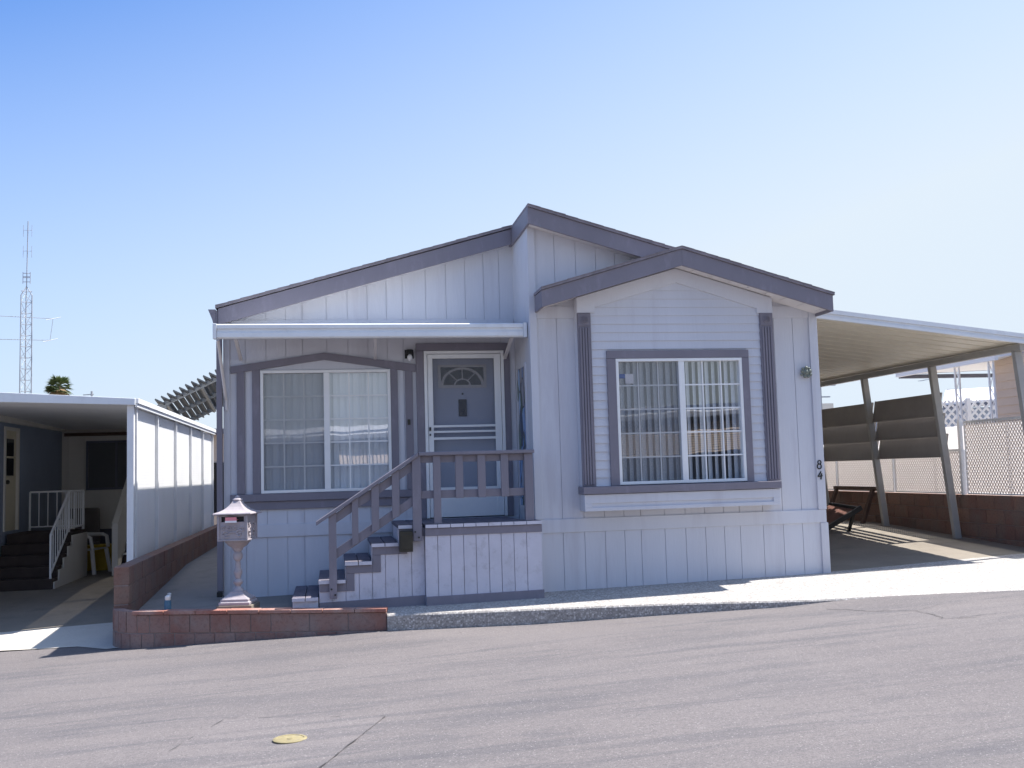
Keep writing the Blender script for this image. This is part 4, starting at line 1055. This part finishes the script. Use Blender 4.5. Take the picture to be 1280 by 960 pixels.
# mesh fence: diagonal strips woven inside frames
def lattice(mb, ya, yb, za, zb, X, pitch, w, th, axis='x', skew=1.0):
    L = yb-ya; Hh = zb-za
    for fam, dx in ((1, 0), (-1, th+.0006)):
        s_ = -Hh*skew if fam == 1 else 0
        c = s_
        while c < (L if fam == 1 else L+Hh*skew):
            # line: y = c + fam*skew*t , t in [0,H]
            t0, t1 = 0.0, Hh
            lo, hi = sorted(((0-c)/(fam*skew), (L-c)/(fam*skew)))
            t0, t1 = max(t0, lo), min(t1, hi)
            if t1-t0 > .01:
                p = (ya+c+fam*skew*t0, za+t0); q = (ya+c+fam*skew*t1, za+t1)
                if axis == 'x': mb.bar((X+dx,p[0],p[1]),(X+dx,q[0],q[1]),w,th,(1,0,0))
                else: mb.bar((p[0],X+dx,p[1]),(q[0],X+dx,q[1]),w,th,(0,1,0))
            c += pitch
MF = empty('mesh_fence', (9.05, 14, .875), 'pale perforated metal mesh panels standing on the right block wall', 'fence')
for (ya, yb, za, zb) in ((11.6,13.62,.90,1.90),(13.70,15.56,.90,1.50),(15.64,17.5,.90,1.50),(17.58,19.5,.9,1.5)):
    s = MB(); lattice(s, ya, yb, za, zb, 9.06, .060, .026, .003, 'x', .8); s.build('mesh_panel', M['mesh'], MF)
    s = MB(); s.box(9.05,9.075,ya-.02,ya,za-.02,zb+.02); s.box(9.05,9.075,yb,yb+.02,za-.02,zb+.02); s.box(9.05,9.075,ya,yb,za-.02,za); s.box(9.05,9.075,ya,yb,zb,zb+.035); s.build('frame', M['carport_white'], MF)
s = MB(); s.bar((9.03,13.70,.87),(9.03,13.70,1.95),.05,.05,(0,1,0)); s.build('fence_post', M['carport_white'], MF)

GP = empty('added_glow_fence', (10.3, 15, .25), 'low white translucent fence added behind the mesh to glow through its holes', 'fence')  # invented fence, placed here to supply the bright glow behind the mesh
for k in range(6):
    MB().box(10.3, 10.304, 10.4+2.0*k, 12.38+2.0*k, .2, 1.93).build('panel', M['glow_panel'], GP)
    MB().box(10.27, 10.33, 12.39+2.0*k-.02, 12.39+2.0*k+.02, .2, 1.95).build('post', M['carport_white'], GP)
# things by the wall
bn = empty('recycling_bin', (6.7, 14.3, .18), 'blue bin with lid just visible past the right corner of the home', 'bin')
s = MB(); zb_ = zpad(7.0,14.3); s.hexa([(6.42,14.0,zb_),(6.86,14.0,zb_),(6.86,14.5,zb_),(6.42,14.5,zb_),(6.36,13.95,zb_+.9),(6.93,13.95,zb_+.9),(6.93,14.55,zb_+.9),(6.36,14.55,zb_+.9)]); s.build('body', M['bin'], bn, bevel=.02)
s = MB(); s.box(6.34,6.97,13.92,14.58,zb_+.90,zb_+.95); s.build('lid', M['bin'], bn, bevel=.02)
ln = empty('lounge_chair', (7.7, 15.0, .25), 'rust-red mesh lounge seat with dark frame tilted against the right block wall', 'chair')
z_ = zpad(7.7, 15.0)
s = MB(); s.hexa([(7.48,15.0,z_+.06),(8.02,15.0,z_+.33),(7.96,15.75,z_+.38),(7.36,15.75,z_+.08),(7.48,15.0,z_+.085),(8.02,15.0,z_+.355),(7.96,15.75,z_+.405),(7.36,15.75,z_+.105)]); s.build('seat', M['rust'], ln)
s = MB(); s.bar((7.40,14.97,z_+.03),(8.10,14.97,z_+.385),.05,.07); s.bar((7.30,15.78,z_+.05),(8.02,15.78,z_+.42),.04,.05); s.bar((7.98,14.98,z_+.32),(7.98,15.2,z_-.02),.04,.04); s.bar((8.08,14.95,z_+.37),(8.0,15.8,z_+.42),.04,.05); s.bar((7.95,15.7,z_+.36),(7.95,15.75,z_-.02),.04,.04); s.build('frame', M['black'], ln)
wf = MB(); zz = zpad(8.7,15.9); wf.bar((8.72,16.1,zz),(8.98,16.15,zz+.60),.07,.05); wf.bar((8.72,17.4,zz),(8.98,17.4,zz+.60),.07,.05); wf.bar((8.99,16.05,zz+.58),(8.98,17.5,zz+.58),.06,.06)
tag(wf.build('wooden_frame', M['wood']), 'brown wooden frame leaning on the block wall under the louvres', 'frame')

# ------------------------------------------------------------------ right neighbour
RH = empty('mobile_home', (13, 18, .2), 'beige lap-sided neighbour home with a white corrugated porch roof behind the mesh', 'mobile home')
s = MB(); s.box(12.64, 20, 10.05, 17.88, -.3, 3.36); s.build('wall', M['beige'], RH)
s = MB(); z = .2
while z < 3.2: s.hexa([(12.60,10,z),(12.635,10,z),(12.635,17.92,z),(12.60,17.92,z),(12.622,10,z+.155),(12.635,10,z+.155),(12.635,17.92,z+.155),(12.622,17.92,z+.155)]); z += .155
s.build('lap_siding', M['beige'], RH)
s = MB(); s.hexa([(12.2,17.2,3.24),(15,17.2,3.34),(15,20.6,3.34),(12.2,20.6,3.24),(12.2,17.2,3.30),(15,17.2,3.40),(15,20.6,3.40),(12.2,20.6,3.30)])
s.v = [(x, y, z) if x < 12.3 or y > 17.9 else (12.9 if x > 12.3 else x, y, z) for x, y, z in s.v]
yy = 17.25
while yy < 20.6: s.box(12.15, 12.9, yy, yy+.06, 3.302, 3.335); yy += .22
PR_ = s.build('porch_roof', M['farwhite'], RH)
s = MB(); s.box(12.13, 12.2, 17.18, 20.6, 3.19, 3.31); s.build('fascia', M['farwhite'], PR_)
s = MB(); s.box(12.2, 15, 20.5, 20.6, 3.16, 3.24); s.build('back_beam', M['darkband'], PR_)
for y_ in (17.41, 18.48):
    s = MB()
    for d_ in (-.07, .07): s.bar((12.2,y_+d_,.2),(12.2,y_+d_,3.19),.03,.03,(0,1,0))
    zz = .3; k = 0
    while zz < 3.1:
        s.bar((12.2,y_-.06*(-1)**k,zz),(12.2,y_+.06*(-1)**k,zz+.22),.012,.012,(0,1,0)); zz += .22; k += 1
    s.build('porch_post', M['carport_white'], RH)
LF = empty('lattice_fence', (15, 22, .2), 'white diagonal wooden lattice behind the porch posts on the far right', 'fence')
s = MB(); lattice(s, 13.2, 17.5, 1.2, 2.75, 22.0, .20, .05, .012, 'y', 1.0); s.build('lattice_panel', M['lattice'], LF)
for x_ in (13.2,14.75,17.5): MB().box(x_-.05,x_+.05,21.95,22.03,.0,2.8).build('fence_post', M['lattice'], LF)
FH = empty('far_house', (17, 26, 0), 'white-roofed house with dark eave line behind the lattice on the far right', 'house')
s = MB(); s.box(16.1, 26, 25.2, 31, -.3, 2.75); s.build('wall', M['neighbour_blue'], FH)
s = MB(); s.hexa([(15.9,24.8,2.80),(26,24.8,3.35),(26,28.5,3.75),(18.4,28.5,3.41),(15.9,24.8,2.86),(26,24.8,3.41),(26,28.5,3.81),(18.4,28.5,3.47)]); s.build('roof', M['farwhite'], FH)
s = MB(); s.hexa([(15.9,24.74,2.70),(26,24.74,3.22),(26,24.8,3.22),(15.9,24.8,2.70),(15.9,24.74,2.80),(26,24.74,3.35),(26,24.8,3.35),(15.9,24.8,2.80)]); s.build('fascia', M['darkband'], FH)
s = MB(); s.box(18.5, 26, 28.52, 28.6, 3.0, 3.5); s.build('ridge_cap', M['tower'], FH)
AN = MB(); AN.tube([(18.3,29,3.3),(18.3,29,4.0)],.02,5); AN.bar((17.9,29,3.8),(18.8,29,3.95),.02,.02)
for k in range(4): AN.bar((18.0+.2*k,28.7,3.82+.03*k),(18.0+.2*k,29.3,3.82+.03*k),.015,.015)
tag(AN.build('television_antenna', M['tower']), 'small rooftop television antenna above the far white roof at right', 'antenna')
FB = empty('far_house', (15, 40, 0), 'low pale house roof seen between the home and the dark louvres', 'house')
s = MB(); s.box(14, 20.2, 40, 46, -.3, 3.55); s.build('wall', M['cream'], FB)
s = MB(); s.hexa([(13.6,39.5,3.56),(20.4,39.5,3.56),(20.4,46.5,3.6),(13.6,46.5,3.6),(13.6,39.5,3.80),(20.4,39.5,3.80),(20.4,46.5,3.85),(13.6,46.5,3.85)]); s.build('roof', M['cream'], FB)
up = MB(); up.tube([(19.2,38.2,-.3),(19.2,38.2,5.2)], .05, 6); up.bar((18.3,38.2,4.45),(19.85,38.2,4.45),.06,.06); up.bar((18.8,38.2,3.98),(19.6,38.2,3.98),.05,.05)
tag(up.build('utility_pole', M['tower']), 'thin pole with crossarms glimpsed beside the right corner of the home', 'utility pole')

# home across the road: seen only as a reflection in the front windows
OP = empty('opposite_home', (5, -11, 0), 'pale home with slatted awning across the road, mirrored in the front windows', 'house')
def zo(x): return .045*x - .1
s = MB(); s.hexa([(-12,-18,zo(-12)),(17,-18,zo(17)),(17,-10.5,zo(17)),(-12,-10.5,zo(-12)),(-12,-18,zo(-12)+3.0),(17,-18,zo(17)+3.0),(17,-10.5,zo(17)+3.0),(-12,-10.5,zo(-12)+3.0)]); s.build('wall', M['neighbour_blue'], OP)
s = MB(); s.hexa([(-12.5,-18,2.9),(17.5,-18,3.9),(17.5,-9.4,3.2),(-12.5,-9.4,2.15),(-12.5,-18,3.0),(17.5,-18,4.0),(17.5,-9.4,3.35),(-12.5,-9.4,2.30)]); s.build('roof', M['farwhite'], OP)
s = MB()
for k in range(13):
    t0 = k/13; t1 = (k+.52)/13
    ya, yb = -9.7+1.2*t0, -9.7+1.2*t1; za, zb = 2.25-1.0*t0, 2.25-1.0*t1
    s.hexa([(5.5,ya,za+.25),(15.5,ya,za+.7),(15.5,yb,zb+.7),(5.5,yb,zb+.25),(5.5,ya+.01,za+.26),(15.5,ya+.01,za+.71),(15.5,yb+.01,zb+.71),(5.5,yb+.01,zb+.26)])
s.build('slatted_awning', M['beige'], OP)
s = MB()
for k in range(16):
    x0_ = .3+k*.13; s.hexa([(x0_,-9.8,2.2),(x0_+.10,-9.8,2.2),(x0_+.10,-8.9,1.75),(x0_,-8.9,1.75),(x0_,-9.79,2.22),(x0_+.1,-9.79,2.22),(x0_+.1,-8.89,1.77),(x0_,-8.89,1.77)])
s.build('slatted_awning', M['beige'], OP)

# ------------------------------------------------------------------ sun, sky, camera
sd = Vector((.49, .075, 1.0)).normalized()
el = math.asin(sd.z); az = math.atan2(sd.x, sd.y)
L = bpy.data.lights.new('sun', 'SUN'); L.energy = 4.6; L.angle = math.radians(.5); L.color = (1, .96, .90)
lo = bpy.data.objects.new('sun', L); C.objects.link(lo); lo.rotation_euler = (-sd).to_track_quat('-Z', 'Y').to_euler(); lo.location = (10, 0, 20)
W = bpy.data.worlds.new('World'); S.world = W; W.use_nodes = True; nt = W.node_tree
bg = nt.nodes['Background']; sk = nt.nodes.new('ShaderNodeTexSky'); sk.sky_type = 'NISHITA'; sk.sun_disc = False
sk.sun_elevation = el; sk.sun_rotation = az; sk.altitude = 0; sk.air_density = .8; sk.dust_density = 2.2; sk.ozone_density = 4.2
deep = mixcol(nt, 1.0, sk.outputs[0], (.62,.825,1.05), 'MULTIPLY')     # deeper blue overhead and away from the sun
tc = nt.nodes.new('ShaderNodeTexCoord'); dt = nt.nodes.new('ShaderNodeVectorMath'); dt.operation = 'DOT_PRODUCT'
nt.links.new(tc.outputs['Generated'], dt.inputs[0]); dt.inputs[1].default_value = (.8, 0, -2.4)
ad = nt.nodes.new('ShaderNodeMath'); ad.operation = 'ADD'; ad.inputs[1].default_value = 1.16; ad.use_clamp = True; nt.links.new(dt.outputs['Value'], ad.inputs[0])
hz = mixcol(nt, ad.outputs[0], deep, (3.0,3.42,3.86))                  # pale haze towards the horizon and the sunny side
nt.links.new(hz, bg.inputs[0]); bg.inputs[1].default_value = .115

cam = bpy.data.cameras.new('camera'); cam.sensor_width = 36; cam.lens = 1290.8/1280*36; cam.clip_end = 4000; cam.clip_start = .05
co = bpy.data.objects.new('camera', cam); C.objects.link(co); S.camera = co
yaw, pit, rol = .175288211, .0840044458, -.028656937
f_ = Vector((math.sin(yaw)*math.cos(pit), math.cos(yaw)*math.cos(pit), math.sin(pit)))
r_ = Vector((math.cos(yaw), -math.sin(yaw), 0)); u_ = r_.cross(f_)
r2 = r_*math.cos(rol)+u_*math.sin(rol); u2 = -r_*math.sin(rol)+u_*math.cos(rol)
mw = Matrix((r2, u2, -f_)).transposed().to_4x4(); mw.translation = (0, 0, 1.4); co.matrix_world = mw
S.view_settings.view_transform = 'Standard'; S.view_settings.look = 'None'; S.view_settings.gamma = 1; S.view_settings.use_curve_mapping = False
S.view_settings.exposure = 1.15
S.cycles.max_bounces = 10; S.cycles.transparent_max_bounces = 16
